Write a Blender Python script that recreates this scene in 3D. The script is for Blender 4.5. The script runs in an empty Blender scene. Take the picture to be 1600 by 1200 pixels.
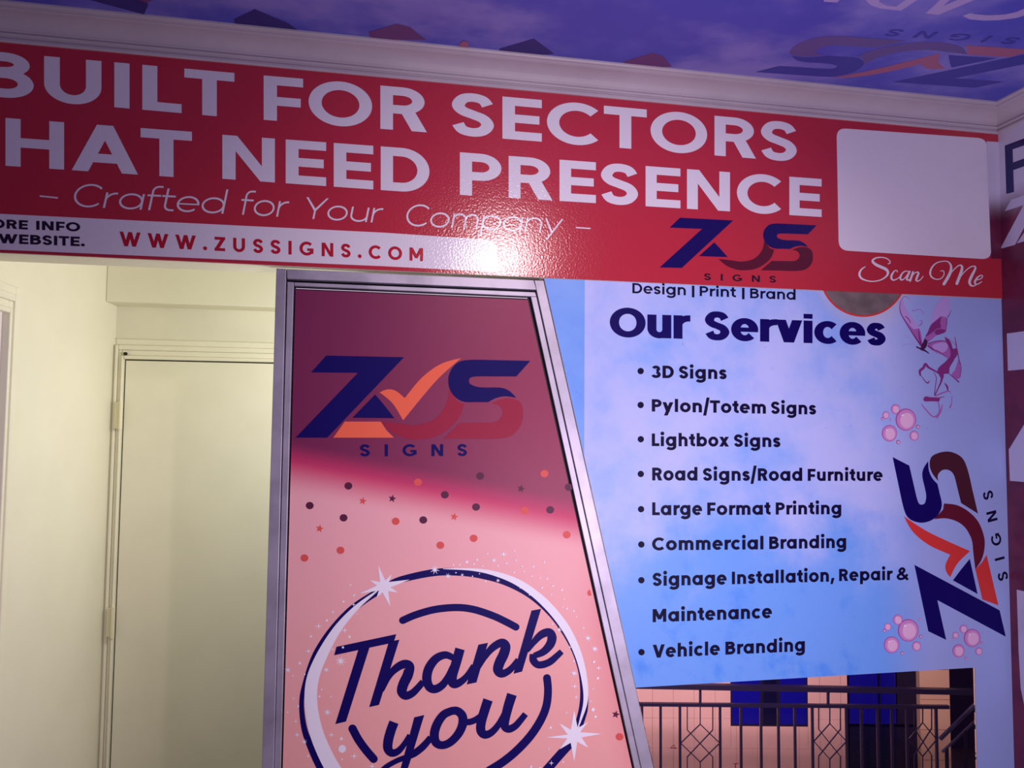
import bpy, bmesh, math, random
from mathutils import Vector, Matrix
random.seed(7)
sc = bpy.context.scene
COL = sc.collection

# ------------------------------------------------------------------ camera, world, lights, exposure
F_PX = 1112.66
YAW, PITCH, ROLL = 0.176746, 0.0531749, 0.00936
EYE = Vector((0, 0, 1.55))
_f = Vector((math.sin(YAW)*math.cos(PITCH), math.cos(YAW)*math.cos(PITCH), math.sin(PITCH)))
_r0 = _f.cross(Vector((0, 0, 1))).normalized(); _u0 = _r0.cross(_f)
CR = math.cos(ROLL)*_r0 + math.sin(ROLL)*_u0
CU = -math.sin(ROLL)*_r0 + math.cos(ROLL)*_u0
cam = bpy.data.cameras.new('camera'); cam.sensor_width = 36; cam.lens = F_PX*36/1600; cam.clip_start = 0.02
cam_o = bpy.data.objects.new('camera', cam); COL.objects.link(cam_o)
m3 = Matrix((CR, CU, -_f)).transposed()
cam_o.matrix_world = Matrix.Translation(EYE) @ m3.to_4x4()
sc.camera = cam_o

sc.view_settings.view_transform = 'Standard'
sc.view_settings.look = 'None'
sc.view_settings.gamma = 1
sc.view_settings.use_curve_mapping = False
sc.view_settings.exposure = 0.0

w = bpy.data.worlds.new('world'); sc.world = w; w.use_nodes = True
w.node_tree.nodes['Background'].inputs[0].default_value = (0.42, 0.24, 0.62, 1)
w.node_tree.nodes['Background'].inputs[1].default_value = 0.15

def area(name, loc, target, size, power, color, spread=180):
    l = bpy.data.lights.new(name, 'AREA'); l.shape = 'DISK'; l.size = size; l.energy = power; l.color = color
    l.spread = math.radians(spread)
    o = bpy.data.objects.new(name, l); COL.objects.link(o); o.location = loc
    o.rotation_euler = (Vector(target)-Vector(loc)).to_track_quat('-Z', 'Y').to_euler()
    return o
area('lilac_key', (1.20, 0.50, 0.85), (1.10, 2.64, 1.40), 0.9, 39, (0.90, 0.77, 1.0))  # unseen lilac key light, low in front of the back wall
area('corridor_lamp', (0.20, 3.10, 1.80), (-1.2, 3.65, 1.35), 0.6, 16, (1.0, 0.99, 0.98))
area('yard_fill', (2.2, 4.0, 1.0), (2.6, 6.9, -0.8), 0.6, 165, (1.0, 0.74, 0.90))  # unseen area light that brightens the yard wall
bl = bpy.data.lights.new('spot_bulb', 'SPOT'); bl.energy = 90; bl.color = (1.0, 0.82, 0.86); bl.shadow_soft_size = 0.04; bl.spot_size = math.radians(75); bl.spot_blend = 1.0
blo = bpy.data.objects.new('spot_bulb', bl); COL.objects.link(blo); blo.location = (0.80, 0.30, 2.70)
blo.rotation_euler = (Vector((0.70, 2.64, 1.70))-blo.location).to_track_quat('-Z', 'Y').to_euler()

# ------------------------------------------------------------------ pixel ray -> plane helpers (1600x1200 frame)
def ray(x, y):
    return CR*((x-800)/F_PX) - CU*((y-600)/F_PX) + _f
def onY(x, y, Y):
    d = ray(x, y); return EYE + d*((Y-EYE.y)/d.y)
def onX(x, y, X):
    d = ray(x, y); return EYE + d*((X-EYE.x)/d.x)
def onZ(x, y, Z):
    d = ray(x, y); return EYE + d*((Z-EYE.z)/d.z)
HEAD = Vector((math.sin(YAW), math.cos(YAW), 0)); SIDE = Vector((math.cos(YAW), -math.sin(YAW), 0))
def onH(x, y, D):
    d = ray(x, y); return EYE + d*(D/d.dot(HEAD))

YH = 2.64                 # face of the header banner
YP = YH + 0.005           # face of the services poster
YF = YH - 0.006           # face of the totem frame
XR = 2.190*1.2            # right wall
ZC = 1.55 + 1.145*1.2     # ceiling
ZB = 1.55 + 1.0655*1.2    # underside of cornice
ZH = 1.55 + 0.4605*1.2    # underside of header
ZW = 1.55 - 0.8395*1.2    # bottom edge of the poster
YE = 4.00                 # corridor end wall
XL = -1.0401*YE/3.0          # corridor left wall

# ------------------------------------------------------------------ materials
def lin(c):
    c = c/255.0
    return c/12.92 if c <= 0.04045 else ((c+0.055)/1.055)**2.4
def rgb(r, g, b): return (lin(r), lin(g), lin(b), 1)
def mat(name, col, rough=0.5, metal=0.0, spec=0.5, bump=None, var=0.0, vscale=6.0):
    m = bpy.data.materials.new(name); m.use_nodes = True
    nt = m.node_tree; b = nt.nodes['Principled BSDF']
    b.inputs['Base Color'].default_value = col
    b.inputs['Roughness'].default_value = rough; b.inputs['Metallic'].default_value = metal
    b.inputs['Specular IOR Level'].default_value = spec
    geo = nt.nodes.new('ShaderNodeNewGeometry')
    if var:
        n = nt.nodes.new('ShaderNodeTexNoise'); n.inputs['Scale'].default_value = vscale; n.inputs['Detail'].default_value = 5
        nt.links.new(geo.outputs['Position'], n.inputs['Vector'])
        mx = nt.nodes.new('ShaderNodeMix'); mx.data_type = 'RGBA'; mx.inputs['A'].default_value = col
        mx.inputs['B'].default_value = tuple(v*(1-var) for v in col[:3])+(1,)
        rp = nt.nodes.new('ShaderNodeMapRange'); rp.inputs['From Min'].default_value = .4; rp.inputs['From Max'].default_value = .7
        nt.links.new(n.outputs['Fac'], rp.inputs['Value']); nt.links.new(rp.outputs['Result'], mx.inputs['Factor'])
        nt.links.new(mx.outputs['Result'], b.inputs['Base Color'])
    if bump:
        sc_, st, di = bump
        n = nt.nodes.new('ShaderNodeTexNoise'); n.inputs['Scale'].default_value = sc_; n.inputs['Detail'].default_value = 3
        nt.links.new(geo.outputs['Position'], n.inputs['Vector'])
        bp = nt.nodes.new('ShaderNodeBump'); bp.inputs['Strength'].default_value = st; bp.inputs['Distance'].default_value = di
        nt.links.new(n.outputs['Fac'], bp.inputs['Height']); nt.links.new(bp.outputs['Normal'], b.inputs['Normal'])
    return m
PEEL = (130, 0.42, 0.0016)
def vinyl(name, col): return mat(name, col, 0.17, 0, 0.6, PEEL)
def soft(name, col): return mat(name, col, 0.48, 0, 0.22, (60, 0.15, 0.001))

M = {}
M['red'] = vinyl('banner_red', rgb(192, 50, 66))
M['white_v'] = vinyl('banner_white', rgb(235, 228, 236))
M['navy_v'] = vinyl('banner_navy', rgb(30, 18, 92))
M['maroon_v'] = vinyl('banner_maroon', rgb(92, 26, 48))
M['crimson_v'] = vinyl('banner_crimson', rgb(190, 30, 52))
M['ink_v'] = vinyl('banner_ink', rgb(40, 26, 48))
M['navy'] = mat('print_navy', rgb(18, 4, 92), 0.5, 0, 0.12)
M['ink'] = mat('print_ink', rgb(16, 8, 50), 0.5, 0, 0.12)
M['white'] = soft('print_white', rgb(248, 244, 250))
M['orange'] = soft('print_orange', rgb(246, 110, 78))
M['crimson'] = soft('print_crimson', rgb(158, 28, 62))
M['crimson_dark'] = soft('print_dark_crimson', rgb(98, 20, 44))
M['plum'] = soft('print_plum', rgb(72, 26, 44))
M['vermilion'] = soft('print_vermilion', rgb(214, 58, 56))
M['alu'] = mat('aluminium', rgb(190, 184, 198), 0.50, 0.60, 0.5, (35, 0.12, 0.0008), 0.25, 9)
M['gap_backing'] = mat('black_backing', rgb(18, 14, 24), 0.6)
M['cream'] = mat('cream_paint', rgb(236, 232, 206), 0.55, 0, 0.35, (14, 0.10, 0.004), 0.05, 2.5)
M['cream_gloss'] = mat('cream_gloss_paint', rgb(238, 234, 208), 0.36, 0, 0.45, (20, 0.12, 0.002), 0.04, 4)
M['cream_shade'] = mat('cream_plaster', rgb(232, 228, 204), 0.6, 0, 0.3, (10, 0.15, 0.004), 0.08, 3)
M['plaster'] = mat('cornice_plaster', rgb(196, 184, 192), 0.42, 0, 0.4, (16, 0.18, 0.003), 0.10, 5)
M['floor'] = mat('floor_tiles', rgb(150, 142, 140), 0.35, 0, 0.5, (8, 0.1, 0.002), 0.1, 3)
M['tile'] = mat('facade_tile', rgb(214, 168, 152), 0.55, 0, 0.3, (25, 0.1, 0.002), 0.10, 2)
M['grout'] = mat('facade_grout', rgb(150, 112, 110), 0.8)
M['pillar'] = mat('pillar_tile', rgb(222, 176, 140), 0.55, 0, 0.3, (25, 0.1, 0.002), 0.08, 2)
M['iron'] = mat('black_iron', rgb(24, 18, 40), 0.35, 0.0, 0.5, (40, 0.1, 0.001))
M['blue_pane'] = mat('blue_pane', rgb(12, 8, 128), 0.12, 0, 0.6)
M['dark_pane'] = mat('dark_pane', rgb(10, 8, 46), 0.12, 0, 0.6)
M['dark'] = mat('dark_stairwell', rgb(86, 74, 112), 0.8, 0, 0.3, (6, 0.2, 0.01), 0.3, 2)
M['yard'] = mat('yard_paving', rgb(110, 96, 92), 0.8, 0, 0.3, (6, 0.3, 0.01), 0.2, 3)
M['black'] = mat('black_hole', rgb(14, 10, 8), 0.8)
M['steel'] = mat('painted_hinge', rgb(232, 226, 190), 0.32, 0.1, 0.5)

# node-graph materials for the large prints -------------------------------------------------
class NG:
    def __init__(s, name, rough=0.42, spec=0.35):
        s.m = bpy.data.materials.new(name); s.m.use_nodes = True; s.nt = s.m.node_tree
        s.b = s.nt.nodes['Principled BSDF']; s.b.inputs['Roughness'].default_value = rough; s.b.inputs['Specular IOR Level'].default_value = spec
        s.geo = s.nt.nodes.new('ShaderNodeNewGeometry'); s.pos = s.geo.outputs['Position']
        sp = s.nt.nodes.new('ShaderNodeSeparateXYZ'); s.nt.links.new(s.pos, sp.inputs[0])
        s.x, s.y, s.z = sp.outputs
    def _in(s, sock, v):
        if hasattr(v, 'is_output'): s.nt.links.new(v, sock)
        else: sock.default_value = v
    def math(s, op, a, b=0.0):
        n = s.nt.nodes.new('ShaderNodeMath'); n.operation = op; s._in(n.inputs[0], a); s._in(n.inputs[1], b); return n.outputs[0]
    def ramp(s, v, a, b, smooth=True):
        n = s.nt.nodes.new('ShaderNodeMapRange'); n.interpolation_type = 'SMOOTHSTEP' if smooth else 'LINEAR'
        s._in(n.inputs['Value'], v); n.inputs['From Min'].default_value = a; n.inputs['From Max'].default_value = b; return n.outputs['Result']
    def noise(s, scale, detail=4, rough=.55, stretch=None):
        n = s.nt.nodes.new('ShaderNodeTexNoise'); n.inputs['Scale'].default_value = scale; n.inputs['Detail'].default_value = detail; n.inputs['Roughness'].default_value = rough
        src = s.pos
        if stretch:
            mp = s.nt.nodes.new('ShaderNodeMapping'); mp.inputs['Scale'].default_value = stretch; s.nt.links.new(s.pos, mp.inputs['Vector']); src = mp.outputs[0]
        s.nt.links.new(src, n.inputs['Vector']); return n.outputs['Fac']
    def mix(s, f, a, b):
        n = s.nt.nodes.new('ShaderNodeMix'); n.data_type = 'RGBA'; s._in(n.inputs['Factor'], f); s._in(n.inputs['A'], a); s._in(n.inputs['B'], b); return n.outputs['Result']
    def dist(s, x, z, kx=1.0, kz=1.0):
        dx = s.math('MULTIPLY', s.math('SUBTRACT', s.x, x), kx); dz = s.math('MULTIPLY', s.math('SUBTRACT', s.z, z), kz)
        return s.math('SQRT', s.math('ADD', s.math('MULTIPLY', dx, dx), s.math('MULTIPLY', dz, dz)))
    def out(s, c, bump=None):
        s._in(s.b.inputs['Base Color'], c)
        if bump:
            h = s.noise(bump[0], 3); bp = s.nt.nodes.new('ShaderNodeBump'); bp.inputs['Strength'].default_value = bump[1]; bp.inputs['Distance'].default_value = bump[2]
            s.nt.links.new(h, bp.inputs['Height']); s.nt.links.new(bp.outputs[0], s.b.inputs['Normal'])
        return s.m

def poster_material():
    g = NG('services_print')
    lilac, blue, deep, strip = rgb(192, 202, 252), rgb(116, 172, 250), rgb(76, 150, 248), rgb(162, 178, 232)
    n = g.noise(2.6, 6, .6)
    n2 = g.noise(7.0, 5, .6)
    # watercolour: more blue towards the lower left of the print
    zf = g.ramp(g.z, onY(1000, 760, YP).z+.15, onY(1000, 980, YP).z-.25)
    f = g.math('ADD', g.math('MULTIPLY', n, 1.5), g.math('SUBTRACT', g.math('MULTIPLY', zf, .75), .62))
    c = g.mix(g.ramp(f, -.05, .62), lilac, blue)
    c = g.mix(g.math('MULTIPLY', g.ramp(n2, .52, .75), g.math('ADD', g.math('MULTIPLY', zf, .8), .1)), c, deep)
    x0 = onY(913.5, 500, YP).x
    left = g.math('LESS_THAN', g.x, x0)
    c = g.mix(left, c, g.mix(g.ramp(n, .3, .7), rgb(130, 178, 248), rgb(98, 154, 244)))
    # plain margin on the right of the watercolour
    x1 = onY(1449, 900, YP).x
    c = g.mix(g.math('MULTIPLY', g.math('GREATER_THAN', g.x, x1), g.math('LESS_THAN', g.z, onY(1449, 780, YP).z)), c, rgb(182, 188, 230))
    c = g.mix(g.ramp(g.x, x1-.25, x1+.05), c, strip)
    # warm glow round the picture disc
    d = g.dist(CX.x, CX.z)
    c = g.mix(g.math('MULTIPLY', g.ramp(d, .27, .10), .8), c, rgb(216, 200, 176))
    # ink specks
    sp = g.ramp(g.noise(34, 2), .70, .74)
    c = g.mix(g.math('MULTIPLY', sp, .28), c, rgb(110, 130, 214))
    return g.out(c, (60, 0.12, 0.001))
CX = onY(1349, 428, YP)

def panel_material():
    g = NG('totem_print', 0.46, 0.25)
    a, b = onY(450, 705, YF+.015), onY(895, 795, YF+.015)
    slope = (b.z-a.z)/(b.x-a.x)
    # signed height above the slanting colour break, slightly curved
    h = g.math('SUBTRACT', g.z, g.math('ADD', g.math('MULTIPLY', g.math('SUBTRACT', g.x, a.x), slope), a.z))
    top = g.mix(g.ramp(g.x, a.x, a.x+1.2), rgb(122, 40, 82), rgb(160, 62, 92))
    mid = rgb(214, 62, 108)
    low = g.mix(g.ramp(g.z, 1.45, .3), rgb(250, 184, 186), rgb(247, 178, 168))
    edge_x = g.math('ADD', g.math('MULTIPLY', g.math('SUBTRACT', 1.1, g.z), .268), onY(960, 1000, YF+.015).x)
    low = g.mix(g.math('MULTIPLY', g.ramp(g.math('SUBTRACT', g.x, edge_x), -.26, .06), g.ramp(g.z, 1.2, .7)), low, rgb(226, 82, 118))
    c = g.mix(g.ramp(h, -.16, -.02), low, mid)
    c = g.mix(g.ramp(h, -.06, .05), c, top)
    return g.out(c, (30, 0.06, 0.001))

def ceiling_material():
    g = NG('ceiling_print', 0.45, 0.4)
    n = g.noise(1.5, 5, .55, (1, 1.4, 1))
    n2 = g.noise(4, 6, .6)
    c = g.mix(g.ramp(n, .44, .64), rgb(80, 82, 190), rgb(138, 130, 206))
    c = g.mix(g.math('MULTIPLY', g.ramp(n2, .5, .7), .5), c, rgb(104, 102, 206))
    return g.out(c, (30, 0.05, 0.001))

def wrap_material():
    g = NG('wall_wrap_print', 0.32, 0.45)
    n = g.noise(9, 4)
    z1, z0 = onX(1580, 285, XR).z, onX(1580, 345, XR).z
    h = g.math('ADD', g.z, g.math('MULTIPLY', g.math('SUBTRACT', n, .5), .06))
    mar = g.mix(g.ramp(n, .35, .65), rgb(100, 36, 64), rgb(118, 42, 72))
    return g.out(g.mix(g.ramp(h, z0, z1), mar, rgb(214, 208, 226)), PEEL)
M['poster'] = poster_material(); M['panel'] = panel_material(); M['ceiling'] = ceiling_material(); M['wrap'] = wrap_material()

# ------------------------------------------------------------------ mesh builders
def V3(p): return Vector(p)
class G:
    def __init__(s): s.v = []; s.f = []; s.mi = []; s.cur = 0
    def poly(s, pts):
        i = len(s.v); s.v += [Vector(p) for p in pts]; s.f.append(tuple(range(i, i+len(pts)))); s.mi.append(s.cur)
    def hexa(s, a, b):      # a: 4 front corners, b: 4 back corners (same order)
        i = len(s.v); s.v += [Vector(p) for p in list(a)+list(b)]
        for f in ((0, 1, 2, 3), (7, 6, 5, 4), (0, 4, 5, 1), (1, 5, 6, 2), (2, 6, 7, 3), (3, 7, 4, 0)):
            s.f.append(tuple(i+k for k in f)); s.mi.append(s.cur)
    def box(s, x0, x1, y0, y1, z0, z1):
        s.hexa([(x0, y0, z0), (x1, y0, z0), (x1, y0, z1), (x0, y0, z1)], [(x0, y1, z0), (x1, y1, z0), (x1, y1, z1), (x0, y1, z1)])
    def prism(s, pts, off):
        pts = [Vector(p) for p in pts]; off = Vector(off); n = len(pts); i = len(s.v)
        s.v += pts+[p+off for p in pts]
        s.f.append(tuple(range(i, i+n))); s.f.append(tuple(range(i+2*n-1, i+n-1, -1))); s.mi += [s.cur]*2
        for k in range(n):
            s.f.append((i+k, i+n+k, i+n+(k+1) % n, i+(k+1) % n)); s.mi.append(s.cur)
    def bar(s, p, q, w, d=None, up=None):
        p, q = Vector(p), Vector(q); t = (q-p).normalized(); d = d or w
        n = Vector(up) if up else HEAD
        a = t.cross(n).normalized()*w/2; b = a.cross(t).normalized()*d/2
        s.hexa([p-a-b, p+a-b, p+a+b, p-a+b], [q-a-b, q+a-b, q+a+b, q-a+b])
    def sweep(s, prof, path):   # prof list of (u,v); path list of functions(u,v)->Vector
        n = len(prof); i = len(s.v)
        for fn in path: s.v += [fn(u, v) for u, v in prof]
        for a in range(len(path)-1):
            for k in range(n-1):
                s.f.append((i+a*n+k, i+a*n+k+1, i+(a+1)*n+k+1, i+(a+1)*n+k)); s.mi.append(s.cur)
    def cyl(s, p, q, r, seg=16):
        p, q = Vector(p), Vector(q); t = (q-p).normalized(); a = t.orthogonal().normalized(); b = t.cross(a)
        i = len(s.v)
        for c in (p, q): s.v += [c+a*math.cos(k*2*math.pi/seg)*r+b*math.sin(k*2*math.pi/seg)*r for k in range(seg)]
        for k in range(seg):
            s.f.append((i+k, i+(k+1) % seg, i+seg+(k+1) % seg, i+seg+k)); s.mi.append(s.cur)
        s.f.append(tuple(range(i+seg-1, i-1, -1))); s.f.append(tuple(range(i+seg, i+2*seg))); s.mi += [s.cur]*2

BASES = {}
def link(name, g, mats, parent=None, base=None, fix=True, bevel=0, smooth=False):
    if not isinstance(mats, (list, tuple)): mats = [mats]
    if parent is not None: base = BASES[parent.name]
    elif base is None: base = Vector((sum(v.x for v in g.v)/len(g.v), sum(v.y for v in g.v)/len(g.v), min(v.z for v in g.v)))
    base = Vector(base)
    me = bpy.data.meshes.new(name); me.from_pydata([v-base for v in g.v], [], g.f)
    for m in mats: me.materials.append(m)
    for p, k in zip(me.polygons, g.mi): p.material_index = k
    if fix:
        bm = bmesh.new(); bm.from_mesh(me); bmesh.ops.recalc_face_normals(bm, faces=bm.faces[:]); bm.to_mesh(me); bm.free()
    if smooth:
        for p in me.polygons: p.use_smooth = True
    o = bpy.data.objects.new(name, me); COL.objects.link(o)
    if parent is not None: o.parent = parent
    else: o.location = base
    BASES[o.name] = base
    if bevel:
        b = o.modifiers.new('bevel', 'BEVEL'); b.width = bevel; b.segments = 2; b.limit_method = 'ANGLE'
    return o
def empty(name, loc):
    o = bpy.data.objects.new(name, None); COL.objects.link(o); o.location = loc; o.empty_display_size = .1; BASES[o.name] = Vector(loc); return o
def tag(o, label, cat, group=None):
    o['label'] = label; o['category'] = cat
    if group: o['group'] = group
    return o
def struct(o, label=None):
    o['kind'] = 'structure'
    if label: o['label'] = label
    return o

# flat print: 2-D shapes mapped to a plane, each a hair above the last
LIFT = 0.0004; STEP = 0.00002
class Print:
    def __init__(s, to3d, normal):   # to3d(pixel x, pixel y) -> point on the printed plane; normal points to the viewer
        s.f = to3d; s.n = Vector(normal); s.k = 0; s.g = G()
    def start(s, layer=0): s.g = G(); s.layer = layer; s.k = 0; return s
    def face3(s, pts):
        s.k += 1; o = s.n*(LIFT+s.layer*0.0004+s.k*STEP); s.g.poly([p+o for p in pts])
    def face(s, pts): s.face3([s.f(x, y) for x, y in pts])
    def strip3(s, quads):
        s.k += 1; o = s.n*(LIFT+s.layer*0.0004+s.k*STEP)
        for i, q in enumerate(quads): e = o+s.n*(i % 4)*3e-6; s.g.poly([p+e for p in q])
    def stroke(s, pts, wid, caps='butt', res=8, smooth=True):
        for kind, sh in stroke_shapes(pts, wid, caps, res, smooth):
            if kind == 'q': s.strip3([[s.f(*p) for p in q] for q in sh])
            else: s.face(sh)
    def disc(s, x, y, rx, ry=None, n=20):
        ry = ry or rx; s.face([(x+rx*math.cos(2*math.pi*k/n), y+ry*math.sin(2*math.pi*k/n)) for k in range(n)])
    def star(s, x, y, r, r2, n, rot=-90):
        s.face([(x+(r if k % 2 == 0 else r2)*math.cos(math.radians(rot+k*180/n)), y+(r if k % 2 == 0 else r2)*math.sin(math.radians(rot+k*180/n))) for k in range(2*n)])

def catmull(pts, vals, res):
    out, ov = [], []
    n = len(pts)
    for i in range(n-1):
        p0 = pts[max(i-1, 0)]; p1 = pts[i]; p2 = pts[i+1]; p3 = pts[min(i+2, n-1)]
        for k in range(res):
            t = k/res; t2 = t*t; t3 = t2*t
            out.append(tuple(.5*((2*p1[j])+(-p0[j]+p2[j])*t+(2*p0[j]-5*p1[j]+4*p2[j]-p3[j])*t2+(-p0[j]+3*p1[j]-3*p2[j]+p3[j])*t3) for j in (0, 1)))
            ov.append(vals[i]*(1-t)+vals[i+1]*t)
    out.append(pts[-1]); ov.append(vals[-1]); return out, ov
def stroke_shapes(pts, wid, caps='butt', res=8, smooth=True):
    if not isinstance(wid, (list, tuple)): wid = [wid]*len(pts)
    if smooth and len(pts) > 2: pts, wid = catmull(pts, wid, res)
    L, R = [], []
    n = len(pts); closed = n > 3 and math.hypot(pts[0][0]-pts[-1][0], pts[0][1]-pts[-1][1]) < 1e-6
    for i in range(n):
        a = pts[max(i-1, 0)]; b = pts[min(i+1, n-1)]
        if closed and i in (0, n-1): a = pts[n-2]; b = pts[1]
        tx, ty = b[0]-a[0], b[1]-a[1]; l = math.hypot(tx, ty) or 1e-9; nx, ny = -ty/l, tx/l; h = wid[i]/2
        L.append((pts[i][0]+nx*h, pts[i][1]+ny*h)); R.append((pts[i][0]-nx*h, pts[i][1]-ny*h))
    for P_ in (L, R):        # keep the inner edge of a tight bend from folding back
        for i in range(n-1):
            if (P_[i+1][0]-P_[i][0])*(pts[i+1][0]-pts[i][0])+(P_[i+1][1]-P_[i][1])*(pts[i+1][1]-pts[i][1]) < 0: P_[i+1] = P_[i]
    sh = [('q', [[L[i], L[i+1], R[i+1], R[i]] for i in range(n-1)])]
    if caps == 'round':
        for i in (0, n-1):
            sh.append(('p', [(pts[i][0]+wid[i]/2*math.cos(k*math.pi/8), pts[i][1]+wid[i]/2*math.sin(k*math.pi/8)) for k in range(16)]))
    return sh

# ------------------------------------------------------------------ geometric sans lettering (cap height = 1)
def arc(cx, cy, rx, ry, a0, a1, n=None):
    n = n or max(6, int(abs(a1-a0)/9)); return [(cx+rx*math.cos(math.radians(a0+(a1-a0)*k/n)), cy+ry*math.sin(math.radians(a0+(a1-a0)*k/n))) for k in range(n+1)]
def glyph(ch, w, X=0.78, cw=1.0, vk=.92, sq=False):
    """-> (width, [('s', centreline, width) | ('p', polygon)], left bearing, right bearing)"""
    h = w/2; S = []; v = w*vk     # v: horizontal stroke weight
    def st(pts, ww=w): S.append(('s', pts, ww))
    def rc(x0, y0, x1, y1): S.append(('p', [(x0, y0), (x1, y0), (x1, y1), (x0, y1)]))
    def pg(*pts): S.append(('p', list(pts)))
    b = .09; r = .05; d = .02
    hv = v/2
    if ch == 'I': rc(0, 0, w, 1); return w, S, b, b
    if ch == 'L': W = .60*cw; rc(0, 0, w, 1); rc(w*.5, 0, W, v); return W, S, b, d
    if ch in 'EF':
        W = (.68 if ch == 'E' else .64)*cw; rc(0, 0, w, 1); rc(w*.5, 1-v, W, 1); rc(w*.5, .5-hv if ch == 'E' else .42-hv+.02, W*.94, .5+hv if ch == 'E' else .42+hv+.02)
        if ch == 'E': rc(w*.5, 0, W, v)
        return W, S, b, .04
    if ch == 'H': W = .84*cw; rc(0, 0, w, 1); rc(W-w, 0, W, 1); rc(w*.5, .5-hv, W-w*.5, .5+hv); return W, S, b, b
    if ch == 'T': W = .78*cw; rc(0, 1-v, W, 1); rc(W/2-h, 0, W/2+h, 1-hv); return W, S, d, d
    if ch == 'N': W = .86*cw; rc(0, 0, w, 1); rc(W-w, 0, W, 1); k = w*1.12; pg((0, 1), (k, 1), (W, 0), (W-k, 0)); return W, S, b, b
    if ch == 'M':
        W = 1.04*cw; rc(0, 0, w, 1); rc(W-w, 0, W, 1); k = w*1.1; c = W/2
        pg((0, 1), (k, 1), (c+k*.42, .30), (c-k*.42, .20)); pg((W-k, 1), (W, 1), (c+k*.42, .20), (c-k*.42, .30)); pg((c-k*.42, .2), (c+k*.42, .2), (c+k*.42, .32), (c-k*.42, .32)); return W, S, b, b
    if ch in 'Vv': H = 1 if ch == 'V' else X; W = (.94 if ch == 'V' else .80)*cw; k = w*1.12; c = W/2; pg((0, H), (k, H), (c+k*.5, 0), (c-k*.5, 0)); pg((W-k, H), (W, H), (c+k*.5, 0), (c-k*.5, 0)); return W, S, d, d
    if ch == 'W':
        W = 1.42*cw; k = w*1.08; q = W/4
        for a, e in ((0, q-k*.15), (2*q-k*.5, q-k*.15), (2*q-k*.5, 3*q-k*.85), (W-k, 3*q-k*.85)): pg((a, 1), (a+k, 1), (e+k, 0), (e, 0))
        return W, S, d, d
    if ch == 'A': W = .98*cw; k = w*1.12; c = W/2; pg((0, 0), (k, 0), (c+k*.5, 1), (c-k*.5, 1)); pg((W-k, 0), (W, 0), (c+k*.5, 1), (c-k*.5, 1)); pg((W*.2, .20), (W*.8, .20), (W*.72, .20+v*.95), (W*.28, .20+v*.95)); return W, S, d, d
    if ch == 'Y': W = .9*cw; k = w*1.12; c = W/2; rc(c-h, 0, c+h, .48); pg((0, 1), (k, 1), (c+h, .44), (c-h, .38)); pg((W-k, 1), (W, 1), (c+h, .38), (c-h, .44)); return W, S, d, d
    if ch == 'Z': W = .74*cw; rc(0, 1-v, W, 1); rc(0, 0, W, v); k = w*1.25; pg((0, v*.6), (k, v*.6), (W, 1-v*.6), (W-k, 1-v*.6)); return W, S, .04, .04
    if ch == 'O': W = 1.06*cw; st(arc(W/2, .5, W/2-h, .5-hv+.012, 0, 360, 44)); return W, S, r, r
    if ch == 'C': W = 1.0*cw; st(arc(.53*cw, .5, .53*cw-h, .5-hv+.012, 43, 317, 36)); return .96*cw, S, r, .03
    if ch == 'G':
        W = 1.03*cw; st(arc(.53*cw, .5, .53*cw-h, .5-hv+.012, 43, 335, 36)); rc(W-w-.01, .13, W-.01, .52); rc(W*.55, .52-v*.9, W-.01, .52); return W, S, r, .07
    if ch == 'U': W = .84*cw; st([(h, 1), (h, .42)]+arc(W/2, .40, W/2-h, .40-hv+.012, 180, 360, 22)+[(W-h, .42), (W-h, 1)]); return W, S, b, b
    if ch == 'D': W = .86*cw; rc(0, 0, w, 1); st([(w*.5, 1-hv), (W*.42, 1-hv)]+arc(W*.42, .5, W*.58-h, .5-hv, 90, -90, 24)+[(w*.5, hv)]); return W, S, b, r
    if ch in 'PR':
        W = (.74 if ch == 'P' else .80)*cw; rc(0, 0, w, 1); y0 = .36 if ch == 'P' else .38; ry = (1-y0-v)/2+v*0; cy = (1+y0)/2; bw = W if ch == 'P' else W*.95
        st([(w*.5, 1-hv), (bw*.5, 1-hv)]+arc(bw*.5, cy, bw*.5-h, (1-y0)/2-hv, 90, -90, 18)+[(w*.5, y0+hv)])
        if ch == 'R': pg((W-w*1.22, 0), (W, 0), (W*.62+w*.35, y0+v*.6), (W*.62-w*.85, y0+v*.6))
        return W, S, b, .04
    if ch == 'B':
        W = .80*cw; rc(0, 0, w, 1)
        st([(w*.5, 1-hv), (W*.48, 1-hv)]+arc(W*.48, .765-hv*.25, W*.45-h, .235-hv*.75, 90, -90, 16)+[(w*.5, .53)])
        st([(w*.5, .53), (W*.5, .53)]+arc(W*.5, (.53+hv)/2, W*.5-h, (.53-hv)/2, 90, -90, 18)+[(w*.5, hv)]); return W, S, b, r
    if ch in 'Ss':
        H = 1 if ch == 'S' else X; W = (.74 if ch == 'S' else .62)*cw; k = hv-.008; ry = (H-2*k)/4; cx = W/2; rx = W/2-h; mid = H/2
        S.append(('c', [(h+px*(W-w), k+py*(H-2*k)) for px, py in ((.97, .80), (.82, .945), (.50, 1.0), (.19, .945), (.03, .755), (.17, .60), (.50, .505), (.83, .405), (.97, .235), (.81, .06), (.50, 0), (.17, .055), (.02, .215))], w)); return W, S, .04, .04
    if ch == '3':
        W = .70*cw; st(arc(W*.48, .735, W*.45-h, .265-hv, 165, -82, 22), w); st(arc(W*.48, .285, W*.52-h, .285-hv, 84, -168, 24), w); return W, S, .04, .04
    # lower case -------------------------------------------------
    ro = X/2
    if ch == 'o': W = .82*cw; st(arc(W/2, ro, W/2-h, ro-hv+.01, 0, 360, 36)); return W, S, r, r
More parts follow.
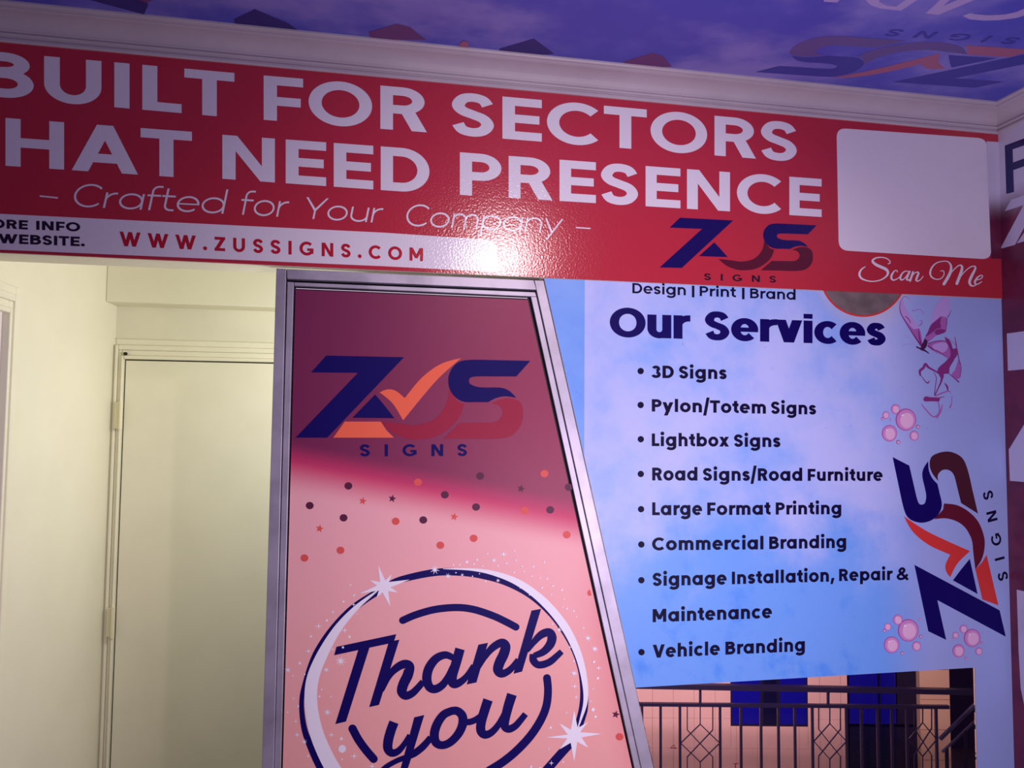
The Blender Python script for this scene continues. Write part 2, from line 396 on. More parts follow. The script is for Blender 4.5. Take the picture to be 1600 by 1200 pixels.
    if ch == 'c': W = .76*cw; st(arc(.41*cw, ro, .41*cw-h, ro-hv+.01, 44, 316, 30)); return W*.99, S, r, .02
    if ch == 'e': W = .80*cw; st(arc(W/2, ro, W/2-h, ro-hv+.01, 0, 318, 32)); rc(w*.5, ro-v*.36, W-.005, ro+v*.36); return W, S, r, r
    if ch in 'adbpgq':
        W = .84*cw; left = ch in 'bp'; st(arc(W/2+(w*.06 if left else -w*.06), ro, W/2-h-w*.06, ro-hv+.01, 0, 360, 36))
        x0 = 0 if left else W-w
        if ch in 'a': rc(x0, 0, x0+w, X)
        elif ch in 'db': rc(x0, 0, x0+w, 1.06)
        elif ch in 'pq': rc(x0, -.29, x0+w, X)
        else: st([(W-h, X), (W-h, -.02)]+arc(W/2-w*.02, -.02, W/2-h+w*.02, .30-hv, 0, -155, 18))
        return W, S, (b if left else r), (r if left else b)
    if ch in 'nhu':
        W = .72*cw; rx = W/2-h
        if ch == 'u': st([(h, X), (h, rx+hv*.6)]+arc(W/2, ro*.82, rx, ro*.82-hv+.01, 180, 360, 18)); rc(W-w, 0, W, X)
        else: rc(0, 0, w, X if ch == 'n' else 1.06); st(arc(W/2, X-ro*.82, rx, ro*.82-hv+.01, 180, 0, 18)+[(W-h, 0)])
        return W, S, b, b
    if ch == 'm':
        W = 1.12*cw; p = (W-w)/2; rc(0, 0, w, X)
        for a in (0, p): st(arc(a+h+p/2, X-ro*.75, p/2, ro*.75-hv+.01, 180, 0, 16)+[(a+h+p, 0)])
        return W, S, b, b
    if ch == 'r': W = .46*cw; rc(0, 0, w, X); st(arc(w*.5+.34*cw, X-.36, .34*cw, .36-hv+.01, 180, 84, 10)); return W*.98, S, b, .01
    if ch in 'il':
        if ch == 'l': rc(0, 0, w, 1.06); return w, S, b, b
        rc(0, 0, w, X); R = w*.60
        if sq: rc(0, X+.07, w, 1.04)
        else: S.append(('p', [(h+R*math.cos(k*math.pi/10), X+R+.075+R*math.sin(k*math.pi/10)) for k in range(20)]))
        return w, S, b, b
    if ch == 't': W = .50*cw; x = .13*cw; st([(x+h, .98), (x+h, .24)]+arc(x+h+.20*cw, .24, .20*cw, .24-hv, 180, 262, 8)+[(W, hv)]); rc(0, X-v, W*.96, X); return W, S, .02, .03
    if ch == 'f': W = .50*cw; x = .13*cw; st([(x+h, 0), (x+h, .80)]+arc(x+h+.20*cw, .82, .20*cw, .25-hv, 180, 95, 8)+[(W, 1.07-hv)]); rc(0, X-v, W*.96, X); return W, S, .02, .0
    if ch == 'x': W = .80*cw; k = w*1.2; pg((0, X), (k, X), (W, 0), (W-k, 0)); pg((0, 0), (k, 0), (W, X), (W-k, X)); return W, S, d, d
    if ch == 'y':
        W = .82*cw; k = w*1.12; c = W/2; pg((0, X), (k, X), (c+k*.6, .02), (c-k*.5, .02)); s_ = (W-c)/X; pg((W-k, X), (W, X), (c+k*.5-s_*.30, -.30), (c-k*.5-s_*.30, -.30)); return W, S, d, d
    if ch == '/': W = .50*cw; k = w*.95; pg((0, -.25), (k, -.25), (W, 1.22), (W-k, 1.22)); return W, S, .0, .0
    if ch == '|': rc(0, -.16, w*.86, 1.0); return w*.86, S, .2, .2
    if ch == '-': W = .62*cw; rc(0, .36, W, .36+v); return W, S, .1, .1
    if ch == '.': R = w*.62; S.append(('p', [(R+R*math.cos(k*math.pi/10), R+R*math.sin(k*math.pi/10)) for k in range(20)])); return 2*R, S, .05, .05
    if ch == ',': k = w*1.1; pg((0, -.20), (k*.7, -.20), (k*1.25, w*1.15), (k*.35, w*1.15)); return k*1.25, S, .04, .05
    if ch == '&':
        st([(.90, 0), (.62, .28), (.30, .62), (.24, .76), (.36, .92), (.50, .93), (.60, .80), (.52, .64), (.34, .52), (.15, .38), (.10, .24), (.22, .10), (.40, .085), (.60, .16), (.76, .32), (.84, .46)], w*.86); S[-1] = ('c', S[-1][1], S[-1][2]); return .92, S, .04, .02
    return .34, [], 0, 0
def layout(text, w, X, cw, track=0.0, sb=1.0, vk=.92, sq=False):
    chars, x, first, end = [], 0.0, True, 0.0
    for ch in text:
        if ch == ' ': x += .34+track; continue
        W, S, l, r = glyph(ch, w, X, cw, vk, sq)
        if not first: x += l*sb
        first = False; sh = []
        for q in S:
            pts = [(p[0]+x, p[1]) for p in q[1]]
            if q[0] == 'p': sh.append(('p', pts))
            else:
                n = len(pts); wd = []
                for i in range(n):
                    a_, b_ = pts[max(i-1, 0)], pts[min(i+1, n-1)]; dx, dy = abs(b_[0]-a_[0]), abs(b_[1]-a_[1]); t = dx*dx/(dx*dx+dy*dy+1e-12)
                    wd.append(q[2]*(1-t+t*vk))
                sh.append((q[0], pts, wd))
        chars.append((ch, sh)); x += W; end = x; x += r*sb+track
    return chars, end
def text_on(pr, text, BL, BR, TL, TR, w=.2, X=.78, cw=1.0, track=0.0, shear=0.0, sb=1.0, vk=.92, sq=False, each=None):
    """lettering whose ink fills the quad BL..BR (baseline) to TL..TR (cap height), given in photo pixels, mapped on the print's plane;
    each(character) is called after every character when the letters are to be objects of their own"""
    A, B, C, D = pr.f(*BL), pr.f(*BR), pr.f(*TR), pr.f(*TL)
    chars, W = layout(text, w, X, cw, track, sb, vk, sq)
    def mp(p):
        u = (p[0]+shear*p[1])/W; v = p[1]
        return (A*(1-u)+B*u)*(1-v)+(D*(1-u)+C*u)*v
    for ch, sh in chars:
        if each: pr.start(pr.layer)
        for q in sh:
            if q[0] == 'p': pr.face3([mp(p) for p in q[1]])
            else:
                for kind, fs in stroke_shapes(q[1], q[2], 'butt', 6, q[0] == 'c'):
                    pr.strip3([[mp(p) for p in f] for f in fs])
        if each: each(ch)
def line_on(pr, text, x0, x1, y0, y1, h0, h1=None, **k):
    h1 = h1 or h0
    text_on(pr, text, (x0, y0), (x1, y1), (x0, y0-h0), (x1, y1-h1), **k)
def add(pr, name, m, parent, label=None):
    o = link(name, pr.g, m, parent, fix=False)
    if label: o['label'] = label
    return o
def T(x0, y0, s, pts): return [(x0+x/s, y0+y/s) for x, y in pts]

# the Z/U/S emblem, in its own drawing units
def sm(pts, n=6): return catmull(pts, [0]*len(pts), n)[0]
LOGO = {
 'zed': [(293, 415), (617, 422), (297, 757), (165, 757), (425, 487), (230, 485)],
 'wedge': [(497, 577), (535, 622), (577, 676), (402, 674)],
 'foot': [(370, 690), (520, 690), (545, 728), (575, 757), (322, 757)],
 'tick': sm([(515, 568), (548, 556), (582, 562), (620, 592)])+sm([(620, 592), (690, 508), (770, 450), (855, 425)])[1:]+sm([(855, 425), (762, 508), (682, 600), (613, 685)])[1:]+sm([(613, 685), (570, 615), (515, 568)])[1:-1],
 'you': sm([(520, 690), (560, 730), (610, 755), (665, 765), (740, 755), (800, 722), (845, 675), (868, 618)])+[(840, 607)]+sm([(806, 557), (796, 610), (770, 655), (735, 685), (690, 701), (650, 705), (605, 699), (520, 690)])[:-1],
 'ess_top': [(1143, 437)]+sm([(1000, 434), (890, 433), (838, 446), (806, 490), (803, 540), (824, 582), (865, 607), (925, 609), (968, 609)])+sm([(968, 609), (1000, 592), (1040, 585), (1085, 591)])[1:]+sm([(1085, 591), (1055, 562), (1020, 549), (960, 548), (925, 546), (897, 536), (888, 525), (893, 508), (922, 502), (1000, 502), (1085, 502)])[1:],
 'ess_low': [(780, 762)]+sm([(900, 762), (1000, 762), (1062, 750), (1100, 712), (1113, 668), (1108, 622), (1090, 602), (1058, 593), (1020, 598), (980, 616)])+sm([(980, 616), (1008, 620), (1027, 645), (1020, 675), (990, 693), (920, 695), (850, 696)])[1:],
}
def solve_affine(src, dst):
    # least squares for dst = A*src + b, dst tuples of any length
    n = len(src); S = [[0]*3 for _ in range(3)]; R = [[0]*len(dst[0]) for _ in range(3)]
    for (x, y), d in zip(src, dst):
        v = (x, y, 1)
        for i in range(3):
            for j in range(3): S[i][j] += v[i]*v[j]
            for j in range(len(d)): R[i][j] += v[i]*d[j]
    Mi = Matrix(S).inverted()
    C = [[sum(Mi[i][k]*R[k][j] for k in range(3)) for j in range(len(dst[0]))] for i in range(3)]
    return lambda x, y: Vector([C[0][j]*x+C[1][j]*y+C[2][j] for j in range(len(dst[0]))])
def emblem(pr, parent, to3d, mats, base_layer=1):
    for key, m in mats:
        names = {'zed': 'emblem_stroke', 'wedge': 'emblem_wedge', 'foot': 'emblem_foot', 'tick': 'emblem_tick', 'you': 'emblem_curve', 'ess_top': 'emblem_upper_curve', 'ess_low': 'emblem_lower_curve'}
        pr.start(base_layer); pr.face3([to3d(*p) for p in LOGO[key]]); add(pr, names[key], m, parent)

# ------------------------------------------------------------------ room shell
TOP = ZC+.08; HT = .14; ZL = -.40       # the passage floor lies one step lower
g = G(); g.box(-3.2, XR+.15, -1.6, YH+HT, -.1, 0); g.box(XL-.15, .5, YH+HT, YE+.15, -.6, ZL)
struct(link('floor', g, M['floor']))
ceil = G(); ceil.box(-3.2, XR+.15, -1.6, YH+HT, ZC, ZC+.08)
ceil = struct(link('ceiling', ceil, M['ceiling']))

# the back wall: header over the passage, pier on the left, wall with the poster and its opening on the right
sl = lambda py: onY(850+(1021.7-850)*(py-437)/763.0, py, YP)       # right flank of the totem on the wall plane
xa = lambda z: sl(437).x + (ZH-z)*(sl(1200).x-sl(437).x)/(ZH-sl(1200).z)
XO = onY(1525, 1100, YP).x      # right side of the glazed opening
ZS = .08
g = G(); g.box(-3.2, XR, YH+.006, YH+HT, ZH, TOP)
g.box(-3.2, XL, YH+.016, YH+HT, 0, ZH)
g.prism([(xa(ZH), YP+.002, ZH), (XR, YP+.002, ZH), (XR, YP+.002, ZW), (xa(ZW), YP+.002, ZW)], (0, .004, 0))
g.prism([(XO, YP+.002, ZW), (XR, YP+.002, ZW), (XR, YP+.002, 0), (XO, YP+.002, 0)], (0, .004, 0))
g.prism([(xa(ZS), YP+.002, ZS), (XO, YP+.002, ZS), (XO, YP+.002, 0), (xa(0), YP+.002, 0)], (0, .004, 0))
struct(link('wall_back', g, M['cream_shade']))
g = G(); g.box(XR, XR+.12, -1.6, YH+HT, 0, TOP)
wall_right = struct(link('wall_right', g, M['wrap']))
# passage behind
g = G(); g.box(XL-.12, XL, YH+HT, YE+.12, ZL, TOP)
wall_left = struct(link('wall_left', g, M['cream']))
g = G(); g.box(XL, .5, YE, YE+.12, ZL, TOP)
wall_end = struct(link('wall_end', g, M['cream_shade']))
YBM = 2.887*YE/3.0; ZBM = 1.55+.4382*YE/3.0
g = G(); g.box(XL, .5, YBM, YE, ZBM, TOP)
struct(link('beam', g, M['cream'], bevel=.006))
g = G(); g.box(.5, .58, YH+.10, YE+.12, ZL, TOP)
struct(link('partition', g, M['cream']))
g = G(); g.box(XL-.12, .58, YH+HT, YE+.12, TOP, TOP+.06)
struct(link('ceiling_passage', g, M['cream_shade']))

# cornice: profile in (out from wall, down from ceiling)
hC = ZC-ZB; pC = 0.105
PROF = [(0, hC), (.010, hC), (.014, hC-.004), (.014, hC-.012), (.009, hC-.016), (.009, hC-.019), (.017, hC-.021), (.019, hC-.026), (.017, hC-.031), (.013, hC-.033)]
for k in range(9):
    a = math.radians(90*k/8); PROF.append((.016+(pC-.036)*(1-math.cos(a)), (hC-.036)-(hC-.056)*math.sin(a)))
PROF += [(pC-.018, .019), (pC-.014, .018), (pC-.014, .012), (pC-.010, .012), (pC-.004, .011), (pC, .006), (pC, 0)]
g = G()
g.sweep(PROF, [lambda u, v: Vector((-3.2, YH+.004-u, ZC-v)), lambda u, v: Vector((XR-u, YH+.004-u, ZC-v))])
struct(link('trim_1', g, M['plaster'], smooth=False))
g = G()
g.sweep(PROF, [lambda u, v: Vector((XR-u, YH+.004-u, ZC-v)), lambda u, v: Vector((XR-u, -1.6, ZC-v))])
struct(link('trim_2', g, M['plaster']))

# ceiling print ------------------------------------------------------------
prc = Print(lambda x, y: onZ(x, y, ZC), (0, 0, -1))
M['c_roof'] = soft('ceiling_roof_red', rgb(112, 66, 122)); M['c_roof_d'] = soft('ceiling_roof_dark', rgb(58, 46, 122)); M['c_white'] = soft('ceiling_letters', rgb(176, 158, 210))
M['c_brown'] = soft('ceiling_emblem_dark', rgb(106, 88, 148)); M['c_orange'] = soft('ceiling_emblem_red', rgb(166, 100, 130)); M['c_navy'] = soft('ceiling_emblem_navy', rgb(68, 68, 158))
for pts, m in (([(128, -4), (165, -22), (232, 6), (225, 22)], 'c_roof_d'), ([(205, -14), (250, -6), (216, 12), (160, 6)], 'c_roof'),
               ([(365, 30), (398, 14), (450, 36), (470, 50), (370, 46)], 'c_roof_d'), ([(576, 50), (620, 37), (640, 42), (666, 62), (580, 62)], 'c_roof'),
               ([(718, 68), (724, 63), (732, 66), (732, 76), (718, 74)], 'c_orange'), ([(780, 76), (834, 60), (866, 84), (780, 92)], 'c_roof_d'),
               ([(975, 96), (1020, 82), (1036, 88), (1050, 104), (976, 110)], 'c_roof')):
    prc.start(int(pts[0][0]) % 5); prc.face(pts); add(prc, 'roof_print', M[m], ceil)
for nm, ps in (('lettering', [T(1200, 0, 4, [(330, -90), (520, -60), (430, 15), (350, 10)])]),
               ('lettering', [T(1200, 0, 4, [(600, -90), (610, 0), (640, 30), (700, 52), (830, 66), (1010, -50), (930, -50), (800, 40), (740, 34), (695, 12), (700, -90)])]),
               ('lettering', [T(1200, 0, 4, [(985, 83), (1065, 92), (1480, -80), (1370, -80)]), T(1200, 0, 4, [(985, 83), (1040, 88), (1230, -90), (1170, -90)])]),
               ('lettering', [T(1200, 0, 4, [(1215, 98), (1260, 120), (1350, 128), (1450, 125), (1550, 112), (1640, 85), (1700, 40), (1690, -30), (1600, -60), (1590, -20), (1625, 0), (1620, 45), (1550, 75), (1480, 90), (1380, 95), (1290, 88), (1265, 80)])])):
    prc.start()
    for p in ps: prc.face(p)
    add(prc, nm, M['c_white'], ceil)
cor = [((855, 425), (1300, 121)), ((613, 685), (1470, 83)), ((515, 568), (1471, 108)), ((1113, 670), (1237, 72)), ((575, 757), (1515, 70)), ((520, 690), (1521, 84)), ((322, 757), (1610, 78))]
caf = solve_affine([c[0] for c in cor], [tuple(onZ(*c[1], ZC)) for c in cor])
emblem(prc, ceil, caf, [('you', M['c_brown']), ('ess_low', M['c_brown']), ('ess_top', M['c_navy']), ('zed', M['c_navy']), ('wedge', M['c_navy']), ('foot', M['c_orange']), ('tick', M['c_orange'])])
prc.start(2); q = [caf(432, 835), caf(880, 835), caf(880, 787), caf(432, 787)]
_f0 = prc.f; prc.f = lambda x, y: caf(x, y)
text_on(prc, 'SIGNS', (432, 835), (880, 835), (432, 787), (880, 787), w=.17, cw=.9, track=.55, each=lambda c: add(prc, 'lettering', M['c_navy'], ceil)); prc.f = _f0

# right wall wrap ----------------------------------------------------------
prw = Print(lambda x, y: onX(x, y, XR), (-1, 0, 0))
prw.start()
for p in ([(120, 110), (168, 92), (178, 400), (130, 412)], [(120, 110), (320, 36), (320, 82), (166, 135)], [(168, 217), (320, 162), (320, 212), (172, 264)], [(320, 36), (380, 60), (390, 130), (320, 212), (320, 165), (340, 125), (320, 82)]):
    prw.face(T(1540, 200, 4, p))
add(prw, 'lettering', M['navy_v'], wall_right)
M['wrap_white'] = vinyl('wrap_white', rgb(206, 198, 222))
prw.start(); prw.face(T(1540, 200, 4, [(160, 448), (240, 420), (320, 392), (300, 460), (240, 490), (240, 620), (185, 730), (92, 755), (240, 482), (120, 520)][:4]+[(300, 462), (120, 520)])); prw.face(T(1540, 200, 4, [(236, 484), (300, 462), (300, 510), (185, 730), (92, 755)])); prw.face(T(1540, 200, 4, [(195, 722), (270, 610), (300, 690)]))
add(prw, 'lettering', M['wrap_white'], wall_right)
prw.start(); prw.face(T(1540, 480, 4, [(133, 165), (240, 150), (330, 137), (330, 380), (240, 388), (140, 397)])); add(prw, 'lettering', M['wrap_white'], wall_right)
prw.start(); prw.face(T(1540, 480, 4, [(330, 590), (240, 735), (145, 890), (152, 1085), (240, 1092), (330, 1098)])); add(prw, 'lettering', M['wrap_white'], wall_right)
prw.start(); prw.face(T(1540, 760, 2.727, [(133, 440), (300, 476), (300, 1090), (220, 1010), (164, 930), (150, 860), (141, 700)])); add(prw, 'lettering', M['wrap_white'], wall_right)

# ------------------------------------------------------------------ passage doors
def casing(g, to3, ins, out, outer, steps):
    pass
door1 = struct(empty('door_1', (onY(182, 1100, YE).x, YE, 0)), 'cream flush door in a moulded frame at the end of the passage')
xo = onY(176.5, 540, YE).x; xi = onY(196.5, 565, YE).x; zt = onY(180, 529.5, YE).z; zi = onY(300, 564, YE).z; xe = .42
bands = [(0, .30, .018), (.30, .55, .030), (.55, .82, .024), (.82, 1.0, .038)]
for a, b, dpt in bands:
    g = G(); x0, x1 = xo+(xi-xo)*a, xo+(xi-xo)*b; z0, z1 = zt-(zt-zi)*b, zt-(zt-zi)*a
    g.box(x0, x1, YE-dpt, YE, ZL, z1); g.box(x1, xe, YE-dpt, YE, z0, z1)
    link('casing', g, M['cream_gloss'], door1, bevel=.005)
g = G(); g.box(xi+.006, xe, YE-.016, YE, ZL+.01, zi-.006); link('leaf', g, M['cream_gloss'], door1, bevel=.002)
g = G(); g.box(xi, xe, YE-.004, YE+.001, ZL, zi); link('gap', g, M['black'], door1)
for y0, y1 in ((627, 671), (945, 992)):
    za, zb = onY(190, y1, YE).z, onY(190, y0, YE).z
    g = G(); g.cyl((xi, YE-.046, za), (xi, YE-.046, zb), .010, 12); g.box(xi-.03, xi, YE-.042, YE-.036, za+.004, zb-.004)
    h = link('hinge', g, M['steel'], door1)
c = onY(195.5, 552.5, YE-.04); g = G(); g.cyl((c.x, YE-.030, c.z), (c.x, YE-.0405, c.z), .0085, 14); link('screw_hole', g, M['black'], door1)

door2 = struct(empty('door_2', (XL, 3.4, 0)), 'cream doorway frame at the left edge on the side wall of the passage')
ye = onX(24.7, 450, XL).y; zt2 = onX(24.7, 450, XL).z; wC = .11; yn = YH+HT+.004
for a, b, dpt in bands:
    g = G(); y1, y0 = ye-wC*a, ye-wC*b; z0, z1 = zt2-wC*b, zt2-wC*a
    g.box(XL, XL+dpt, y0, y1, ZL, z1); g.box(XL, XL+dpt, yn, y0, z0, z1)
    link('casing', g, M['cream_gloss'], door2, bevel=.004)
g = G(); g.box(XL, XL+.012, yn, ye-wC, ZL+.01, zt2-wC); link('leaf', g, mat('door_leaf_white', rgb(238, 230, 224), .4), door2)

# ------------------------------------------------------------------ red header banner
prb = Print(lambda x, y: onY(x, y, YH), (0, -1, 0))
g = G(); g.box(-3.0, XR-.001, YH, YH+.004, ZH+.001, ZB+.004)
banner = tag(link('banner', g, M['red']), 'long red banner with white headline lettering along the top of the wall', 'banner')
def bt(words, name, m, label, **k):
    ly = k.pop('layer', 1); single = k.pop('letters', False)
    for wd in words:
        prb.start(ly)
        if single: line_on(prb, *wd, each=lambda c: add(prb, name, m, banner), **k)
        else: line_on(prb, *wd, **k); add(prb, name, m, banner, label)
bt([('BUILT', -35, 366.3, 148.8, 184.2, 70.5, 70)], 'headline_lettering', M['white_v'], 'large white word BUILT', w=.215, cw=.94)
bt([('FOR', 412, 667, 187.3, 207, 69.3, 67)], 'headline_lettering', M['white_v'], 'large white word FOR', w=.215)
bt([('SECTORS', 704.5, 1246, 210.3, 253.2, 66.8, 60.5)], 'headline_lettering', M['white_v'], 'large white word SECTORS', w=.215)
bt([('THAT', -91, 300, 252.4, 278.6, 75.5, 72.5)], 'headline_lettering', M['white_v'], 'large white word THAT cut by the edge', w=.215)
bt([('NEED', 347.5, 671, 279.4, 302.4, 68.7, 68)], 'headline_lettering', M['white_v'], 'large white word NEED', w=.215)
bt([('PRESENCE', 718.5, 1283.5, 304.5, 339.2, 66.5, 59.3)], 'headline_lettering', M['white_v'], 'large white word PRESENCE', w=.215)
bt([('-', 59, 87.5, 318, 321, 30), ('Crafted', 112, 349, 322.5, 334, 36), ('for', 373, 449, 335.2, 339.6, 36), ('Your', 472, 596, 341.2, 348.5, 33.5), ('Company', 632, 876, 352.5, 365.5, 34), ('-', 897, 920, 365, 366.5, 24)],
   'tagline_lettering', M['white_v'], 'thin slanted white tagline', w=.085, X=.68, shear=.20, cw=1.15)
prb.start(); prb.face([(-60, 331.2), (600, 363.6), (757, 374.2), (767, 376), (774, 381.5), (777, 390), (777.3, 425.2), (600, 416), (-60, 387.5)])
add(prb, 'web_strip', M['white_v'], banner, 'white strip with the web address')
bt([('MORE', -39, 44, 355.2, 359, 14.3), ('INFO', 57, 125.6, 359.2, 362, 14)], 'small_lettering', M['ink_v'], 'small black words MORE INFO', w=.24, layer=2)
bt([('WEBSITE.', -2.5, 133, 380, 385.3, 14.8)], 'small_lettering', M['ink_v'], 'small black word WEBSITE', w=.24, layer=2)
bt([('WWW.ZUSSIGNS.COM', 187, 661, 384.4, 408.3, 22.5, 20.5)], 'web_lettering', M['crimson_v'], 'red spaced web address lettering', letters=True, w=.225, cw=.98, track=.42, layer=2)
# white card where the square code was
def rrect(a, b, c, d, r):
    out = []; P = [a, b, c, d]
    for i in range(4):
        p = Vector(P[i]+(0,)); u = (Vector(P[i-1]+(0,))-p).normalized(); v = (Vector(P[(i+1) % 4]+(0,))-p).normalized()
        for k in range(7):
            t = k/6; q = p+u*r*(1-t)**2+v*r*t**2; out.append((q.x, q.y))
    return out
prb.start(); prb.face(rrect((1307, 200), (1542, 216.5), (1549, 405.5), (1310.5, 391), 15)); add(prb, 'code_card', M['white_v'], banner, 'blank white rounded card')
prb.start(2); prb.face([(1541, 221), (1563.5, 222.3), (1565, 404.5), (1548.5, 404)]); add(prb, 'wrap_overlap', M['wrap'], banner)
prb.start()
SM = lambda pts: T(1300, 380, 6.667, pts)
def script(paths):
    for pts, wd in paths: prb.stroke(SM(pts), [x/6.667*1.15 for x in wd], 'round', 6)
script([([(345, 245), (305, 275), (285, 320), (300, 360), (345, 385), (420, 398), (500, 385), (560, 350), (582, 310), (565, 275), (515, 250), (460, 225), (425, 195), (428, 172), (465, 152), (520, 148), (570, 160), (600, 185), (605, 205), (585, 215)],
         [7, 14, 20, 18, 12, 9, 10, 14, 22, 26, 26, 25, 22, 16, 11, 9, 9, 9, 9, 9]),
        ([(680, 300), (675, 285), (650, 290), (622, 330), (618, 365), (640, 385), (680, 370), (712, 345)], [8, 8, 10, 18, 18, 12, 8, 7]),
        ([(800, 300), (770, 290), (735, 310), (712, 350), (717, 380), (745, 375), (780, 335), (805, 295)], [8, 8, 12, 18, 14, 9, 8, 8]),
        ([(808, 295), (788, 340), (778, 375), (792, 385), (818, 368)], [16, 18, 17, 10, 7]), ([(842, 300), (826, 350), (812, 392)], [16, 18, 18]),
        ([(820, 370), (850, 320), (882, 302), (900, 312), (886, 350), (876, 385), (895, 395), (925, 375), (948, 345)], [7, 8, 10, 17, 19, 17, 10, 8, 7]),
        ])
add(prb, 'script_lettering', M['white_v'], banner, 'thin white script word Scan'); prb.start()
script([([(1130, 290), (1160, 290), (1165, 330), (1130, 370), (1080, 375), (1035, 350), (1022, 305), (1042, 250), (1090, 205), (1160, 188), (1210, 195), (1238, 235), (1236, 290), (1210, 350), (1165, 425)],
         [7, 8, 8, 8, 9, 13, 18, 14, 10, 8, 10, 18, 25, 27, 26]),
        ([(1180, 400), (1230, 320), (1290, 255), (1330, 230), (1354, 245), (1345, 300), (1300, 420)], [7, 8, 9, 11, 20, 26, 26]),
        ([(1310, 400), (1360, 320), (1430, 255), (1480, 240), (1492, 265), (1455, 340), (1432, 400), (1445, 438), (1480, 445), (1510, 425)], [7, 8, 9, 11, 18, 25, 25, 18, 8, 7]),
        ([(1500, 385), (1550, 370), (1568, 345), (1550, 335), (1512, 360), (1488, 400), (1492, 425), (1520, 425), (1560, 400)], [8, 9, 9, 9, 15, 18, 13, 9, 7])])
add(prb, 'script_lettering', M['white_v'], banner, 'thin white script word Me')
cb = [((293, 415), (330, 108)), ((617, 422), (765, 133)), ((297, 757), (345, 525)), ((165, 757), (178, 520)), ((230, 485), (250, 190)), ((1143, 437), (1480, 172)), ((780, 762), (990, 553)), ((1113, 670), (1447, 440))]
baf = solve_affine([c[0] for c in cb], [tuple(onY(1000+c[1][0]/5.333, 320+c[1][1]/5.333, YH)) for c in cb])
emblem(prb, banner, baf, [('zed', M['navy_v']), ('wedge', M['navy_v']), ('you', M['maroon_v']), ('ess_top', M['navy_v']), ('ess_low', M['maroon_v'])])
bt([('SIGNS', 1100, 1212.5, 437.4, 441.8, 10.2)], 'emblem_lettering', M['ink_v'], None, letters=True, w=.2, cw=.95, track=.85)

# ------------------------------------------------------------------ services poster
prp = Print(lambda x, y: onY(x, y, YP), (0, -1, 0))
g = G(); g.prism([(xa(ZH)+.001, YP, ZH-.0005), (XR-.001, YP, ZH-.0005), (XR-.001, YP, .02), (XO, YP, .02), (XO, YP, ZW), (xa(ZW)+.001, YP, ZW)], (0, .0018, 0))
poster = tag(link('poster', g, M['poster']), 'pale blue and lilac services list poster covering the wall right of the framed sign', 'poster')
W = dict(w=.252, X=.78, vk=.9)
rows = [[('3D', 1018, 1052.8, 590.6, 591, 19.5), ('Signs', 1060.6, 1135.6, 591.2, 592.6, 19.4)],
 [('Pylon/Totem', 1018.4, 1196.6, 643, 646.4, 19.3), ('Signs', 1204.4, 1275.3, 646.5, 647.8, 19)],
 [('Lightbox', 1018.4, 1139, 697, 697.9, 19.7), ('Signs', 1146.5, 1219.6, 698, 698.7, 19.2)],
 [('Road', 1019, 1089.7, 750.7, 750.9, 20.1), ('Signs/Road', 1098, 1253.4, 751, 751.4, 19.5), ('Furniture', 1262, 1379, 751.4, 751.5, 18.8)],
 [('Large', 1019, 1097, 805, 804.8, 20.1), ('Format', 1105, 1204, 804.8, 804.2, 19.6), ('Printing', 1212, 1314.4, 804.1, 803.5, 19)],
 [('Commercial', 1018.8, 1192.8, 860, 858.4, 20), ('Branding', 1201.8, 1322, 858, 856, 19.6)],
 [('Signage', 1019.4, 1135.3, 915.6, 913.3, 20.3), ('Installation,', 1143.5, 1303.8, 912.9, 908.6, 19.6), ('Repair', 1311, 1393.8, 908, 906.4, 19), ('&', 1401, 1419, 906.4, 905.8, 19)],
 [('Maintenance', 1019.75, 1206, 972.2, 965.6, 20.4)],
 [('Vehicle', 1019.75, 1124.75, 1028, 1023.2, 20.5), ('Branding', 1133.4, 1257.5, 1022.9, 1017.4, 20.2)]]
for rw in rows:
    for wd in rw: prp.start(); line_on(prp, *wd, **W); add(prp, 'list_lettering', M['ink'], poster)
for x, y in ((1001, 579.8), (1001, 632.8), (1001.2, 686.3), (1001.2, 740.6), (1001.6, 795.6), (1002, 850.7), (1002.1, 906.6), (1002.3, 1019)):
    prp.start(); prp.disc(x, y, 5.0); add(prp, 'bullet', M['ink'], poster)
for wd in (('Our', 952.7, 1075.5, 526, 529.6, 45.5), ('Services', 1100.5, 1384.3, 530.8, 540, 44.5, 43.2)): prp.start(); line_on(prp, *wd, w=.295, X=.80, cw=1.08, sb=.4, vk=.72, sq=True); add(prp, 'title_lettering', M['navy'], poster, 'bold navy title lettering')
for wd in (('Design', 988, 1071.5, 458.1, 461.5, 15.9), ('|', 1081, 1085, 462.1, 462.3, 15.799999999999999), ('Print', 1093.2, 1150, 462.6, 464.5, 15.6), ('|', 1159.3, 1163.3, 465.1, 465.3, 15.4), ('Brand', 1172, 1243, 465.90000000000003, 468.6, 15.4)): prp.start(); line_on(prp, *wd, w=.2, X=.78); add(prp, 'strapline_lettering', M['ink'], poster)
# picture disc tucked under the banner
hb = lambda x: 440.7+(x-1000)*(463.8-440.7)/563.0+.6
M['disc_grey'] = mat('disc_picture', rgb(128, 112, 112), .45, 0, .35, None, .35, 16)
for R, m, ly in ((68.2, M['vermilion'], 0), (65.4, M['disc_grey'], 1)):
    pts = [(1349+R*math.cos(math.radians(a)), 428+R*.985*math.sin(math.radians(a))) for a in range(0, 181, 4)]
    pts = [p for p in pts if p[1] > hb(p[0])]; pts = [(pts[0][0]+.6, hb(pts[0][0]))]+pts+[(pts[-1][0]-.6, hb(pts[-1][0]))]
    prp.start(ly); prp.face(pts); add(prp, 'disc_rim' if ly == 0 else 'disc_picture', m, poster)
